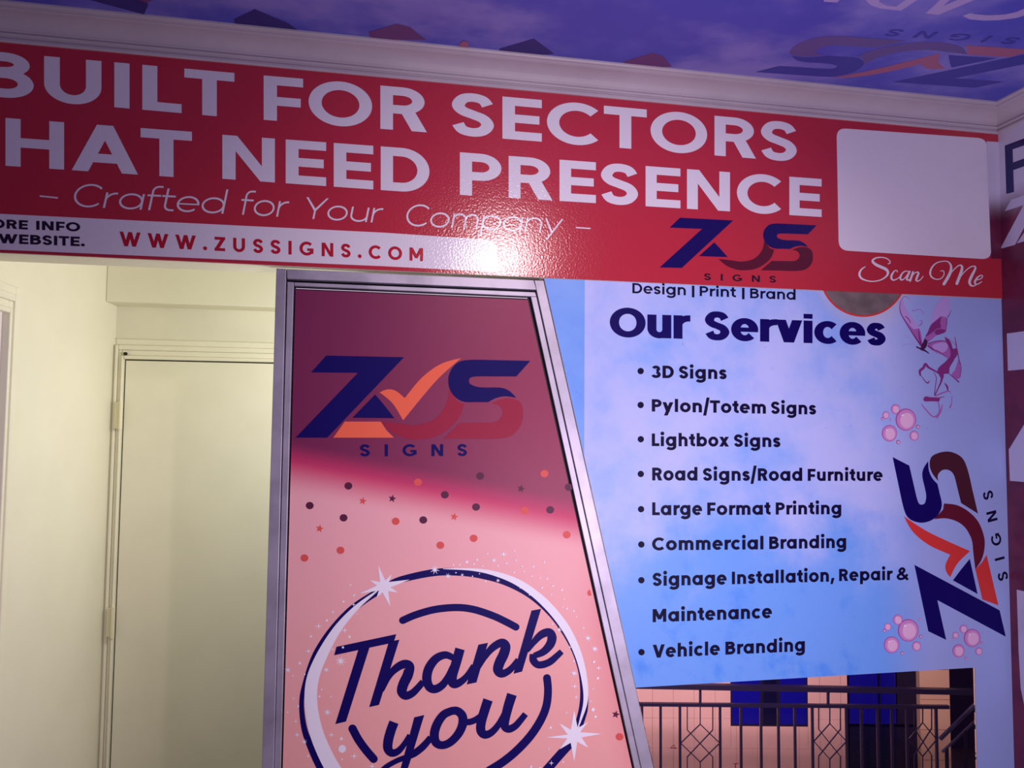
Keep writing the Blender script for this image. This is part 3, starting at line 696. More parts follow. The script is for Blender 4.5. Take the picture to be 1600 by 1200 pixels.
# emblem running up the right side
cp = [((293, 415), (1380+515/7.27, 850+990/7.27)), ((617, 422), (1380+360/7.27, 850+255/7.27)), ((297, 757), (1380+1310/7.27, 850+745/7.27)), ((165, 757), (1380+1375/7.27, 850+1030/7.27)), ((230, 485), (1380+715/7.27, 850+1090/7.27)),
      ((1143, 437), (1380+88/7.27, 690+150/7.27)), ((780, 762), (1380+1085/7.27, 690+835/7.27)), ((613, 685), (1380+1000/7.27, 850+90/7.27)), ((402, 674), (1380+1078/7.27, 850+578/7.27))]
paf = solve_affine([c[0] for c in cp], [tuple(onY(*c[1], YP)) for c in cp])
M['halo'] = soft('print_halo', rgb(206, 206, 240))
emblem(prp, poster, paf, [('zed', M['navy']), ('wedge', M['navy']), ('foot', M['vermilion']), ('tick', M['vermilion']), ('you', M['crimson_dark']), ('ess_top', M['navy']), ('ess_low', M['plum'])])
prp.start(1); text_on(prp, 'SIGNS', (1575.5, 905), (1550, 765), (1560.5, 909), (1535, 769), w=.2, cw=.95, track=.85, each=lambda c: add(prp, 'emblem_lettering', M['ink'], poster))
# bubbles
M['b_rim'] = soft('bubble_rim', rgb(176, 92, 160)); M['b_mid'] = soft('bubble_pink', rgb(212, 146, 206)); M['b_light'] = soft('bubble_light', rgb(236, 190, 222)); M['b_white'] = soft('bubble_glint', rgb(250, 232, 240))
clusters = [T(1370, 560, 8.57, [(388, 820), (168, 1003), (250, 680), (120, 760), (498, 1035), (548, 915), (285, 1122), (75, 808), (182, 820)]),
            T(1380, 850, 7.27, [(283, 980), (95, 1145), (165, 860), (50, 940), (378, 1160), (425, 1050), (215, 1240), (12, 985), (410, 855)]),
            T(1380, 850, 7.27, [(1010, 1067), (855, 1213), (912, 965), (820, 1035), (1085, 1218), (1118, 1125), (940, 1300), (792, 1075), (1130, 1000)])]
radii = [[16.2, 12, 7.2, 5.5, 7.2, 3, 3.2, 2.3, 1.7], [16.4, 12.2, 7.6, 5.5, 7, 2.6, 2.6, 2.4, 1.8], [13.2, 9.6, 6.2, 4.6, 5.6, 2, 2.2, 1.5, 1.0]]
for cl, rr in zip(clusters, radii):
    for (x, y), r in zip(cl, rr):
        prp.start(0); prp.disc(x, y, r, r*1.08, 24)
        if r > 4: prp.g.cur = 1; prp.disc(x+.03*r, y+.02*r, r*.90, r*.99, 24); prp.g.cur = 2; prp.disc(x+.10*r, y+.08*r, r*.64, r*.74, 20); prp.g.cur = 3; prp.disc(x-.30*r, y-.42*r, r*.13, r*.10, 10)
        else: prp.g.cur = 2; prp.disc(x+.1*r, y+.1*r, r*.62, r*.66, 12)
        add(prp, 'bubble', [M['b_rim'], M['b_mid'], M['b_light'], M['b_white']], poster)
# smoke butterfly
M['s_pale'] = soft('smoke_pale', rgb(190, 160, 222)); M['s_mid'] = soft('smoke_pink', rgb(172, 104, 178)); M['s_deep'] = soft('smoke_magenta', rgb(136, 52, 124)); M['s_dark'] = soft('smoke_dark', rgb(74, 30, 78))
A_ = lambda pts: T(1370, 450, 10, pts)
B_ = lambda pts: T(1370, 560, 8.57, pts)
prp.start()
g_ = prp.g
def sf(mi, pts): prp.g.cur = mi; prp.face(sm(pts, 4)[:-1] if pts[0] == pts[-1] else sm(pts+[pts[0]], 4)[:-1])
def ss(mi, pts, wd): prp.g.cur = mi; prp.stroke(pts, wd, 'butt', 6)
sf(0, A_([(400, 150), (450, 300), (560, 470), (640, 600), (680, 720), (690, 880), (600, 770), (520, 640), (420, 480), (360, 330), (360, 210)]))
sf(0, A_([(1050, 130), (930, 260), (870, 420), (850, 560), (900, 620), (1000, 520), (1080, 450), (1130, 380), (1150, 300), (1130, 180)]))
sf(1, A_([(390, 420), (480, 540), (570, 640), (660, 640), (700, 760), (700, 890), (610, 790), (520, 660), (430, 500)]))
sf(1, A_([(1000, 440), (900, 520), (830, 600), (790, 700), (740, 800), (720, 890), (800, 850), (940, 740), (1070, 690), (1090, 560), (1095, 470)]))
sf(2, A_([(1010, 440), (930, 510), (850, 570), (800, 680), (760, 760), (860, 700), (930, 640), (1000, 620), (990, 540)]))
sf(2, A_([(930, 650), (1000, 640), (1075, 660), (1060, 690), (950, 735), (900, 690)]))
sf(1, A_([(800, 880), (940, 830), (1050, 830), (1140, 870), (1200, 960), (1250, 1000), (1240, 1080), (1150, 1130), (1050, 1060), (930, 1010), (820, 940)]))
sf(0, A_([(860, 900), (950, 860), (1060, 850), (1110, 900), (1080, 980), (1000, 1010), (900, 960)]))
sf(2, A_([(1120, 800), (1160, 860), (1190, 950), (1245, 940), (1255, 1040), (1200, 1120), (1130, 1200), (1040, 1220), (1100, 1130), (1150, 1050), (1130, 930), (1060, 780)]))
ss(2, A_([(370, 200), (358, 300), (375, 400), (440, 520), (520, 650), (600, 770), (690, 900)]), [.6, 1.1, 1.5, 1.2, 1.5, 2.2, 3])
ss(2, A_([(440, 440), (490, 480), (525, 545)]), [1, 1.6, 1]); ss(2, A_([(655, 630), (660, 740), (690, 880)]), [.6, 2, 3])
ss(1, A_([(380, 190), (420, 140), (470, 145), (510, 180)]), [.9, 1.0, .8, .5]); ss(1, A_([(550, 350), (600, 355), (650, 330), (700, 355), (735, 420)]), [1.4, .8, .7, .8, .5]); ss(1, A_([(670, 510), (710, 520), (690, 570), (650, 590)]), [1, 1, 1.6, 1])
ss(2, A_([(800, 870), (920, 830), (1040, 825), (1120, 850)]), [1.5, 1, 1, .6]); ss(2, A_([(1100, 460), (1130, 420), (1160, 340)]), [1.3, 1, .5]); ss(2, A_([(1095, 470), (1090, 580), (1070, 670)]), [1, .9, .7])
ss(2, A_([(1215, 760), (1235, 860), (1255, 980), (1280, 1100), (1305, 1200)]), [.6, 1.4, 1.8, 1.3, .9]); ss(1, A_([(1060, 760), (1150, 820), (1220, 880), (1250, 960)]), [1, .9, .9, .8])
ss(2, A_([(790, 900), (880, 960), (980, 1000), (1080, 1080)]), [2.6, 1.8, 1.2, .8])
sf(3, A_([(745, 790), (790, 830), (780, 900), (740, 960), (690, 960), (690, 900), (720, 850)])); ss(3, A_([(615, 920), (650, 935), (700, 960), (760, 985), (815, 1025)]), [2.6, 2.2, 3, 2.6, 1])
ss(0, A_([(375, 920), (440, 885), (520, 878), (610, 890)]), [.4, .5, .5, .4]); ss(0, A_([(440, 730), (520, 800), (600, 880)]), [.9, .4, .4])
sf(2, B_([(960, 0), (900, 60), (830, 120), (810, 170), (830, 220), (860, 260), (900, 210), (965, 200), (975, 120), (1040, 0)]))
ss(2, B_([(880, 220), (860, 310), (820, 400), (775, 500)]), [5, 2.8, 1.8, 1.6]); ss(2, B_([(760, 190), (795, 260), (785, 360), (770, 490)]), [.8, 1.2, 1.1, 1.4])
ss(2, B_([(830, 200), (760, 160), (690, 120), (650, 80), (620, 130), (575, 170), (585, 240)]), [2.5, 2.6, 3.4, 4.5, 4, 4, 2]); ss(2, B_([(600, 240), (640, 300), (680, 330), (705, 300)]), [1, 1.4, 2, .8])
sf(1, B_([(1090, 10), (1120, 120), (1115, 230), (1080, 280), (1000, 220), (1050, 150)])); ss(2, B_([(965, 205), (1030, 260), (1100, 320)]), [1.2, 1.4, 2.2]); ss(2, B_([(1095, 0), (1128, 120), (1110, 260)]), [.6, .9, .9])
sf(2, B_([(620, 545), (650, 510), (720, 520), (830, 530), (830, 575), (740, 575), (640, 575)])); ss(2, B_([(740, 555), (830, 530), (905, 512)]), [2, 1.6, .6]); ss(2, B_([(905, 330), (940, 380), (950, 440)]), [1, 3.2, 1.2])
ss(1, B_([(780, 510), (860, 470), (960, 440), (990, 470)]), [2, 2.4, 1.4, .8]); ss(1, B_([(595, 610), (650, 680), (740, 775), (800, 770), (840, 700), (820, 580)]), [1, 2, 2, 2.2, 2.4, 1.4]); ss(1, B_([(1005, 500), (1000, 600), (975, 665)]), [.8, 1.2, 2.4]); ss(1, B_([(875, 620), (860, 700), (800, 800)]), [1.2, 1.8, 2.6])
add(prp, 'butterfly_print', [M['s_pale'], M['s_mid'], M['s_deep'], M['s_dark']], poster, 'pink smoke butterfly picture')

# glazing under the poster
gl = bpy.data.materials.new('clear_glass'); gl.use_nodes = True; b = gl.node_tree.nodes['Principled BSDF']
b.inputs['Transmission Weight'].default_value = 1; b.inputs['Roughness'].default_value = 0.0; b.inputs['IOR'].default_value = 1.12; b.inputs['Base Color'].default_value = (.97, .97, 1, 1)
win1 = struct(empty('window_1', ((xa(ZS)+XO)/2, YP+.04, ZS)), 'clear glazing under the services poster')
g = G(); g.prism([(xa(ZW)+.0015, YP+.004, ZW-.001), (XO-.001, YP+.004, ZW-.001), (XO-.001, YP+.004, ZS+.001), (xa(ZS)+.0015, YP+.004, ZS+.001)], (0, .006, 0)); link('pane', g, gl, win1)

# ------------------------------------------------------------------ framed totem sign
totem = tag(empty('totem_sign', (onY(700, 1200, YF).x, YF+.03, 0)), 'tapering thank-you sign in a silver aluminium frame, left of the services poster', 'sign')
fy = lambda pts, Y: [onY(x, y, Y) for x, y in pts]
def down(p0, p1, pad=0.0):      # extend the line p0->p1 to the floor
    t = (p0.z-.0)/(p0.z-p1.z); return p0+(p1-p0)*t
def rail(name, top_a, top_b, bot_a, bot_b, Y, depth, m=None):
    a, b = onY(*top_a, Y), onY(*top_b, Y); c, d = onY(*bot_b, Y), onY(*bot_a, Y)
    if bot_a[1] >= 1190: c, d = down(b, c), down(a, d)
    g = G(); g.prism([a, b, c, d], (0, depth, 0)); return link(name, g, m or M['alu'], totem, bevel=.0018)
rail('left_post', (431.7, 419.2), (447.2, 420), (408.8, 1200), (427.6, 1200), YF, .055)
rail('top_rail', (447.9, 420.2), (834, 437.6), (448.6, 435.3), (838.4, 452.6), YF, .055)
rail('right_post', (834.8, 437.7), (849.5, 438.2), (1002.3, 1200), (1021.5, 1200), YF, .055)
rail('left_bead', (449, 440), (459, 440.6), (428.6, 1200), (438.6, 1200), YF+.007, .030)
rail('top_bead', (459.5, 440.8), (836.2, 456.4), (459.5, 446.2), (838.4, 463.4), YF+.007, .030)
rail('right_bead', (829.3, 463.2), (838.5, 463.6), (991.5, 1200), (1001.3, 1200), YF+.007, .030)
YK = YF+.030
g = G(); a, b = onY(447, 434, YK), onY(840, 452, YK); c, d = down(b, onY(1006, 1200, YK)), down(a, onY(427, 1200, YK)); g.prism([a, b, c, d], (0, .010, 0)); link('gap_backing', g, M['gap_backing'], totem)  # black sheet that shows in the gaps round the panel
YN = YF+.016
g = G(); a, b = onY(461.8, 452.5, YN), onY(824.5, 468.5, YN); c, d = down(b, onY(987.5, 1200, YN)), down(a, onY(441.8, 1200, YN)); g.prism([a, b, c, d], (0, .006, 0)); panel = link('panel', g, M['panel'], totem)
g = G(); p, q = onY(462.5, 450.5, YN), onY(824, 466, YN); g.bar(p+Vector((0, .003, 0)), q+Vector((0, .003, 0)), .0025, .004, (0, 1, 0)); link('edge_strip', g, M['white'], totem)
prt = Print(lambda x, y: onY(x, y, YN), (0, -1, 0))
E5 = lambda x, y: onY(400+x/2.667, 400+y/2.667, YN)
def tadd(name, m, label=None):
    o = link(name, prt.g, m, None, base=BASES[totem.name], fix=False); o.location = (0, 0, 0); o.parent = panel; o.matrix_parent_inverse = Matrix.Identity(4)
    if label: o['label'] = label
    return o
def temblem():
    names = {'zed': 'emblem_stroke', 'wedge': 'emblem_wedge', 'foot': 'emblem_foot', 'tick': 'emblem_tick', 'you': 'emblem_curve', 'ess_top': 'emblem_upper_curve', 'ess_low': 'emblem_lower_curve'}
    for k, m in (('zed', M['navy']), ('wedge', M['navy']), ('foot', M['orange']), ('tick', M['orange']), ('you', M['crimson']), ('ess_top', M['navy']), ('ess_low', M['crimson'])):
        prt.start(1); prt.face3([E5(*p) for p in LOGO[k]]); tadd(names[k], m)
temblem()
prt.start(1); line_on(prt, 'SIGNS', 562, 730, 713, 712.5, 18.5, w=.22, cw=.95, track=.85, each=lambda c: tadd('emblem_lettering', M['navy']))
M['conf_dark'] = soft('confetti_dark', rgb(92, 30, 62)); M['conf_orange'] = soft('confetti_orange', rgb(226, 92, 84))
C6 = lambda x, y: (400+x/2.667, 750+y/2.667)
C5 = lambda x, y: (400+x/2.667, 400+y/2.667)
dk = [C5(*p) for p in ((224, 1040), (385, 958), (365, 1091), (697, 1100), (787, 995), (917, 1046), (934, 917), (1226, 1058))]+[C6(1303, 30)]
org = [C5(*p) for p in ((675, 943), (1202, 907), (1119, 1061))]+[C6(*p) for p in ((582, 172), (202, 325), (352, 293), (768, 272), (907, 243), (1295, 228), (1393, 470), (1515, 1070))]
for ls, m in ((dk, M['conf_dark']), (org, M['conf_orange'])):
    for x, y in ls:
        prt.start(0)
        if x > 890 and y < 765: prt.face([(x-5, y), (x-3, y-4), (x, y-5), (x+1, y+5), (x-3, y+5)])
        elif abs(x-922) < 2 and y > 900: prt.face([(x-5, y), (x-3, y-4), (x-.5, y-5), (x+2.2, y+4), (x-3, y+5)])
        else: prt.disc(x, y, 6.2, 5.8, 18)
        tadd('confetti_dot', m)
for ls, m in (([C5(568, 1011), C5(1104, 970), C6(1499, 977)], M['conf_dark']), ([C5(445, 1021), C5(826, 1087), C5(265, 1136)], M['conf_orange'])):
    for x, y in ls: prt.start(0); prt.star(x, y, 6.4, 2.9, 5, -78); tadd('confetti_star', m)
# ring round the greeting
N6 = lambda pts: [C6(*p) for p in pts]
w6 = lambda ws: [x/2.667 for x in ws]
prt.start(0)
prt.stroke(N6([(505, 460), (400, 528), (310, 622), (242, 730), (203, 850), (190, 930), (200, 1030), (228, 1110), (272, 1200), (335, 1290), (430, 1365), (560, 1420), (700, 1442)]), w6([14, 14, 14, 16, 19, 20, 24, 30, 36, 38, 38, 36, 34]))
tadd('greeting_ring', M['navy'], 'left navy arc of the ring'); prt.start(0)
prt.stroke(N6([(560, 438), (480, 486), (405, 545), (352, 595)]), w6([26, 22, 14, 2]))
prt.stroke(N6([(540, 445), (600, 416), (740, 386), (850, 384), (950, 398), (1050, 430), (1150, 487), (1240, 573), (1310, 680), (1348, 780), (1359, 870), (1354, 950), (1332, 1030)]), w6([22, 27, 30, 31, 31, 27, 23, 21, 20, 19, 17, 17, 14]))
tadd('greeting_ring', M['navy'], 'upper navy arc of the ring'); prt.start(0)
prt.stroke(N6([(1384, 900), (1376, 960), (1352, 1028)]), w6([1, 12, 18]))
tadd('greeting_ring', M['navy'], 'thin navy edge of the ring'); prt.start(0)
prt.stroke(N6([(1318, 1088), (1262, 1150), (1200, 1220), (1120, 1300), (1000, 1380), (860, 1430), (700, 1442)]), w6([36, 36, 37, 38, 38, 36, 34]))
tadd('greeting_ring', M['navy'], 'lower navy arc of the ring')
prt.start(1)
prt.stroke(N6([(505, 462), (420, 530), (340, 620), (275, 730), (236, 830), (229, 930), (248, 1040), (287, 1140), (335, 1225), (400, 1305), (490, 1370), (620, 1420)]), w6([4, 20, 33, 45, 51, 53, 57, 60, 63, 60, 42, 4])); tadd('ring_crescent', M['white'], 'white crescent on the left of the ring'); prt.start(1)
prt.stroke(N6([(780, 370), (900, 373), (1000, 391), (1100, 432), (1200, 508), (1285, 610), (1340, 720), (1368, 830), (1373, 920), (1352, 1000), (1338, 1040)]), w6([2, 10, 20, 28, 33, 34, 30, 24, 18, 8, 2]))
tadd('ring_crescent', M['white'], 'white crescent on the right of the ring')
prt.start(2)
prt.face(T(550, 850, 6.667, [(270, 215), (345, 378), (415, 312), (385, 395), (600, 370), (405, 450), (475, 505), (375, 490), (400, 655), (318, 505), (255, 560), (280, 485), (80, 515), (258, 432), (185, 375), (292, 395)])); tadd('large_sparkle', M['white'])
prt.start(2)
prt.face(T(820, 1020, 6.667, [(513, 595), (550, 785), (660, 715), (575, 825), (800, 842), (590, 880), (660, 988), (545, 925), (513, 1135), (478, 935), (360, 1005), (440, 890), (215, 880), (445, 850), (357, 732), (478, 800)])); tadd('large_sparkle', M['white'])
# small sparkles
def sparks(x0, y0, s, four=(), eight=(), dots=()):
    for x, y, r in four: prt.star(x0+x/s, y0+y/s, r/s, r/s*.22, 4)
    for x, y, r in eight: prt.star(x0+x/s, y0+y/s, r/s, r/s*.28, 8, -75)
    for x, y, r in dots: prt.disc(x0+x/s, y0+y/s, r/s, None, 10)
prt.start(2)
sparks(430, 870, 6.667, four=[(820, 400, 26), (600, 575, 26), (450, 722, 40), (722, 765, 36), (345, 982, 34), (597, 962, 22), (818, 497, 24)], eight=[(680, 1085, 62), (530, 1175, 36), (133, 1178, 38)], dots=[(783, 293, 9), (710, 466, 12), (537, 662, 13), (370, 828, 12), (773, 832, 14), (706, 942, 12), (255, 1107, 14), (850, 595, 7)])
sparks(380, 1020, 6.667, four=[(560, 852, 34), (916, 852, 36), (545, 713, 24), (1153, 1075, 40), (1340, 1180, 36), (522, 475, 20)], eight=[(875, 618, 44), (635, 925, 34)], dots=[(1030, 998, 42), (1022, 893, 16), (573, 555, 11), (793, 453, 11), (815, 380, 9), (463, 617, 9), (912, 456, 8), (1028, 1107, 9), (675, 1072, 11), (515, 240, 8), (640, 222, 9)])
sparks(550, 850, 6.667, eight=[(862, 265, 56), (998, 335, 36), (1148, 322, 20), (1520, 380, 24), (1475, 168, 34)], dots=[(1055, 215, 9), (1118, 215, 9), (1195, 186, 15), (1270, 208, 10), (1300, 163, 11), (1358, 230, 8), (1410, 100, 8), (1082, 298, 7), (1255, 335, 7), (1328, 308, 6), (1390, 388, 10)])
sparks(740, 850, 6.667, four=[(310, 105, 40), (622, 232, 26), (1040, 697, 24), (1142, 873, 22), (1000, 1075, 22)], eight=[(338, 200, 20), (437, 168, 20), (502, 233, 18), (762, 360, 22), (888, 893, 34), (1187, 978, 42), (1260, 1090, 44)], dots=[(423, 70, 8), (735, 188, 9), (250, 226, 9), (418, 294, 9), (523, 285, 8), (604, 332, 9), (690, 353, 8), (825, 434, 10), (712, 453, 10), (918, 476, 11), (808, 526, 7), (485, 453, 8), (583, 526, 8), (783, 685, 8), (940, 573, 7), (928, 653, 7), (970, 670, 10), (1068, 755, 7), (818, 832, 8), (778, 757, 6)])
sparks(820, 1020, 6.667, four=[(765, 155, 34), (515, 346, 36), (530, 460, 28), (706, 371, 18), (685, 502, 20), (430, 621, 20), (275, 1145, 28), (158, 1195, 26)], eight=[(510, 210, 44)], dots=[(718, 91, 13), (757, 262, 14), (708, 588, 19), (733, 662, 14), (510, 82, 11), (266, 777, 13), (247, 998, 8), (62, 1182, 13), (395, 1133, 10)])
o = tadd('sparkles', M['white'], 'small white sparkles and dots'); o['kind'] = 'stuff'
# greeting lettering
PA = lambda pts: T(500, 930, 6.667, pts); PB = lambda pts: T(680, 930, 6.667, pts); PC = lambda pts: T(520, 1040, 7.5, pts); PD = lambda pts: T(700, 1040, 7.5, pts)
wa = lambda ws: [x/6.667 for x in ws]
wc = lambda ws: [x/7.5 for x in ws]
def letter(fn): prt.start(1); fn(); tadd('greeting_letter', M['navy'])
def L_T(): prt.face(PA([(172, 537), (795, 405), (775, 470), (720, 503), (148, 625)])); prt.face([(560, 1015), (577.6, 1011), (540.7, 1127.3), (524, 1131.3)])
def L_h():
    prt.face(PA([(718, 483), (827, 463), (615, 1142), (513, 1165)]))
    prt.stroke(PA([(655, 1000), (715, 850), (790, 763), (875, 718), (930, 742), (915, 830), (872, 920), (853, 1000), (890, 1045), (955, 1025), (1010, 975), (1075, 900)]), wa([20, 62, 80, 90, 104, 108, 106, 104, 90, 78, 72, 66]))
def L_a():
    prt.stroke(PA([(1400, 660), (1310, 622), (1210, 660), (1135, 760), (1113, 870), (1140, 955), (1200, 977), (1275, 935), (1335, 850), (1385, 740)]), wa([60, 78, 88, 96, 98, 92, 87, 80, 70, 60]))
    prt.stroke(PA([(1459, 558), (1422, 690), (1382, 830), (1378, 905), (1412, 925), (1475, 895), (1535, 835), (1600, 730)]), wa([100, 101, 98, 96, 88, 74, 62, 50]))
def L_n():
    prt.face(PB([(450, 515), (550, 495), (430, 908), (328, 930)]))
    prt.stroke(PB([(455, 770), (520, 640), (600, 545), (690, 495), (732, 530), (715, 610), (672, 700), (653, 775), (685, 815), (745, 800), (805, 750), (865, 670)]), wa([20, 60, 78, 86, 102, 106, 106, 102, 88, 74, 66, 56]))
def L_k():
    prt.face(PB([(1003, 160), (1103, 142), (905, 795), (815, 818)]))
    prt.stroke(PB([(965, 590), (1035, 480), (1110, 408), (1185, 388), (1216, 440), (1195, 515), (1125, 590), (1030, 630)]), wa([20, 66, 82, 90, 98, 92, 76, 60]))
    prt.stroke(PB([(1020, 612), (1022, 675), (1065, 722), (1130, 720), (1200, 690), (1265, 635), (1318, 585)]), wa([70, 80, 76, 76, 74, 66, 58]))
def L_y():
    prt.stroke(PC([(718, 662), (678, 770), (648, 890), (648, 975), (690, 1022), (760, 1005), (830, 930), (900, 810)]), wc([112, 112, 113, 108, 94, 80, 66, 50]))
    prt.face(PC([(955, 605), (1072, 578), (905, 1130), (860, 1260), (780, 1260), (825, 1090)]))
    prt.stroke(PC([(560, 1240), (640, 1175), (760, 1110), (870, 1070), (960, 1025), (1060, 945), (1150, 840)]), wc([56, 60, 62, 68, 84, 84, 74]))
def L_o():
    prt.stroke(PC([(1395, 530), (1300, 575), (1225, 680), (1190, 800), (1210, 900), (1285, 932), (1380, 895), (1470, 800), (1520, 690), (1518, 590), (1460, 532), (1395, 530)]), wc([94, 98, 104, 108, 104, 94, 94, 100, 106, 106, 98, 94]))
    prt.stroke(PD([(190, 662), (260, 658), (330, 630), (395, 580)]), wc([76, 76, 74, 70]))
def L_u():
    prt.stroke(PD([(470, 400), (430, 520), (390, 660), (386, 760), (430, 808), (505, 785), (585, 700), (650, 580), (690, 470)]), wc([114, 112, 110, 108, 98, 84, 74, 62, 50]))
    prt.stroke(PD([(750, 336), (705, 480), (667, 640), (668, 715), (715, 742), (785, 710), (850, 640), (909, 566)]), wc([116, 112, 106, 98, 90, 82, 76, 70]))
for fn in (L_T, L_h, L_a, L_n, L_k, L_y, L_o, L_u): letter(fn)
prt.start(1); prt.stroke(PA([(862, 262), (1000, 203), (1200, 148), (1420, 128)])[:-1]+PB([(220, 128), (400, 148), (600, 213), (750, 283), (840, 331)]), wa([76]*8), 'round'); tadd('greeting_arc', M['navy'])
prt.start(1); prt.stroke(PD([(1160, 145), (1172, 300), (1150, 480), (1080, 650), (960, 830), (800, 1000), (640, 1130), (480, 1230)]), wc([92, 92, 94, 96, 98, 98, 98, 98]), 'round'); tadd('greeting_arc', M['navy'])
prt.start(1); prt.stroke(PC([(232, 738), (300, 865), (390, 990), (478, 1092)]), wc([98]*4), 'round'); tadd('greeting_arc', M['navy'])

# ------------------------------------------------------------------ yard seen through the glazing
DF, DR = 7.0, 6.0
GZ = -2.15
FW = lambda x, y: onH(x, y, DF)
def hp(x, D): p = onH(x, 1100, D); return p         # point on plane D at image column x
def at(px, D, z): p = hp(px, D); return Vector((p.x, p.y, z))
g = G(); g.hexa([at(700, 4.2, GZ-.1), at(2100, 4.2, GZ-.1), at(1900, 9.2, GZ-.1), at(700, 9.2, GZ-.1)], [at(700, 4.2, GZ), at(2100, 4.2, GZ), at(1900, 9.2, GZ), at(700, 9.2, GZ)])
struct(link('ground', g, M['yard']))
xs0, xs1 = 900, 1434
g = G(); g.hexa([at(xs0, DF+.02, GZ), at(1324, DF+.02, GZ), at(1324, DF+.02, .9), at(xs0, DF+.02, .9)], [at(xs0, DF+.2, GZ), at(1324, DF+.2, GZ), at(1324, DF+.2, .9), at(xs0, DF+.2, .9)])
facade = struct(link('wall_yard', g, M['grout']))
# tiles of the facade, one by one
zr = [FW(1060, y).z for y in (1122, 1168.5)]; th = zr[0]-zr[1]; tw = (hp(1052, DF)-hp(1019.3, DF)).length
px_w = 32.7; tile_me = None
wA0, wA1, zA = 1141.5, 1262, FW(1200, 1134.7).z
k0 = -3
for r in range(-4, 3):
    z1 = zr[0]+th*(r+1); z0 = z1-th
    for c in range(-3, 10):
        a = 1019.3+px_w*c; b_ = a+px_w; zz0, zz1 = z0, z1
        if b_ > 1324: b_ = 1324
        spans = [(a, b_)]
        if z1 > zA+.001:
            if z0 < zA-.001: zlow = (z0, zA)
            else: zlow = None
            ns = []
            for (s, e) in spans:
                if e <= wA0 or s >= wA1: ns.append((s, e, zz0, zz1)); continue
                if s < wA0: ns.append((s, wA0, zz0, zz1))
                if e > wA1: ns.append((wA1, e, zz0, zz1))
                if zlow: ns.append((max(s, wA0), min(e, wA1), zlow[0], zlow[1]))
            spans = ns
        else: spans = [(s, e, zz0, zz1) for s, e in spans]
        for s, e, q0, q1 in spans:
            if e-s < 1.5 or q1-q0 < .01: continue
            pd = .18; zd = .0012; jit = random.uniform(-.0012, .0012)
            g = G(); g.hexa([at(s+pd, DF+jit, q0+zd), at(e-pd, DF+jit, q0+zd), at(e-pd, DF+jit, q1-zd), at(s+pd, DF+jit, q1-zd)], [at(s+pd, DF+.019, q0+zd), at(e-pd, DF+.019, q0+zd), at(e-pd, DF+.019, q1-zd), at(s+pd, DF+.019, q1-zd)])
            link('tile', g, M['tile'], facade)
# blue window in the facade
win2 = struct(empty('window_2', at(1200, DF-.005, zA)), 'dark blue window in the tiled yard wall')
for a, b_, m in ((1144, 1188, 'blue_pane'), (1193, 1214, 'dark_pane'), (1219, 1259.5, 'blue_pane')):
    g = G(); g.hexa([at(a, DF-.004, zA+.02), at(b_, DF-.004, zA+.02), at(b_, DF-.004, .7), at(a, DF-.004, .7)], [at(a, DF+.01, zA+.02), at(b_, DF+.01, zA+.02), at(b_, DF+.01, .7), at(a, DF+.01, .7)]); link('pane', g, M[m], win2)
g = G(); g.hexa([at(wA0, DF-.001, zA), at(wA1, DF-.001, zA), at(wA1, DF-.001, .72), at(wA0, DF-.001, .72)], [at(wA0, DF+.018, zA), at(wA1, DF+.018, zA), at(wA1, DF+.018, .72), at(wA0, DF+.018, .72)]); link('frame', g, M['iron'], win2)
# doorway with blue lights, then a tiled pillar, then a dark stairwell
door3 = struct(empty('door_3', at(1376, DF+.1, GZ)), 'dark doorway with blue upper panes beyond the railing')
zD = FW(1380, 1138).z
for a, b_, q0, q1, m, nm in ((1326, 1372, zD, .9, 'blue_pane', 'pane'), (1376, 1400, zD, .9, 'blue_pane', 'pane'), (1402, 1433, zD, .9, 'dark_pane', 'pane'), (1326, 1436, GZ, zD-.03, 'dark_pane', 'panel')):
    g = G(); g.hexa([at(a, DF+.10, q0), at(b_, DF+.10, q0), at(b_, DF+.10, q1), at(a, DF+.10, q1)], [at(a, DF+.14, q0), at(b_, DF+.14, q0), at(b_, DF+.14, q1), at(a, DF+.14, q1)]); link(nm, g, M[m], door3)
g = G(); g.hexa([at(1324, DF+.145, GZ), at(1440, DF+.145, GZ), at(1440, DF+.145, .92), at(1324, DF+.145, .92)], [at(1324, DF+.2, GZ), at(1440, DF+.2, GZ), at(1440, DF+.2, .92), at(1324, DF+.2, .92)]); link('frame', g, M['iron'], door3)
DPi = DF-.12
pil = struct(empty('pillar', at(1458, DPi, GZ)))
zz = GZ
while zz < .8:
    g = G(); x0, x1 = 1437.5, 1484; g.hexa([at(x0, DPi, zz+.003), at(x1, DPi, zz+.003), at(x1, DPi, zz+th-.003), at(x0, DPi, zz+th-.003)], [at(x0-6.5, DF+.14, zz+.003), at(x1-8, DF+.14, zz+.003), at(x1-8, DF+.14, zz+th-.003), at(x0-6.5, DF+.14, zz+th-.003)]); link('tile', g, M['pillar'], pil); zz += th
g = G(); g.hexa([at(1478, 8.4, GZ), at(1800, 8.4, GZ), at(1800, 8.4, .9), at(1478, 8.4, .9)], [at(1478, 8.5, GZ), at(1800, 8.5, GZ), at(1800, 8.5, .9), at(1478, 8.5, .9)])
struct(link('wall_stairwell', g, M['dark']))

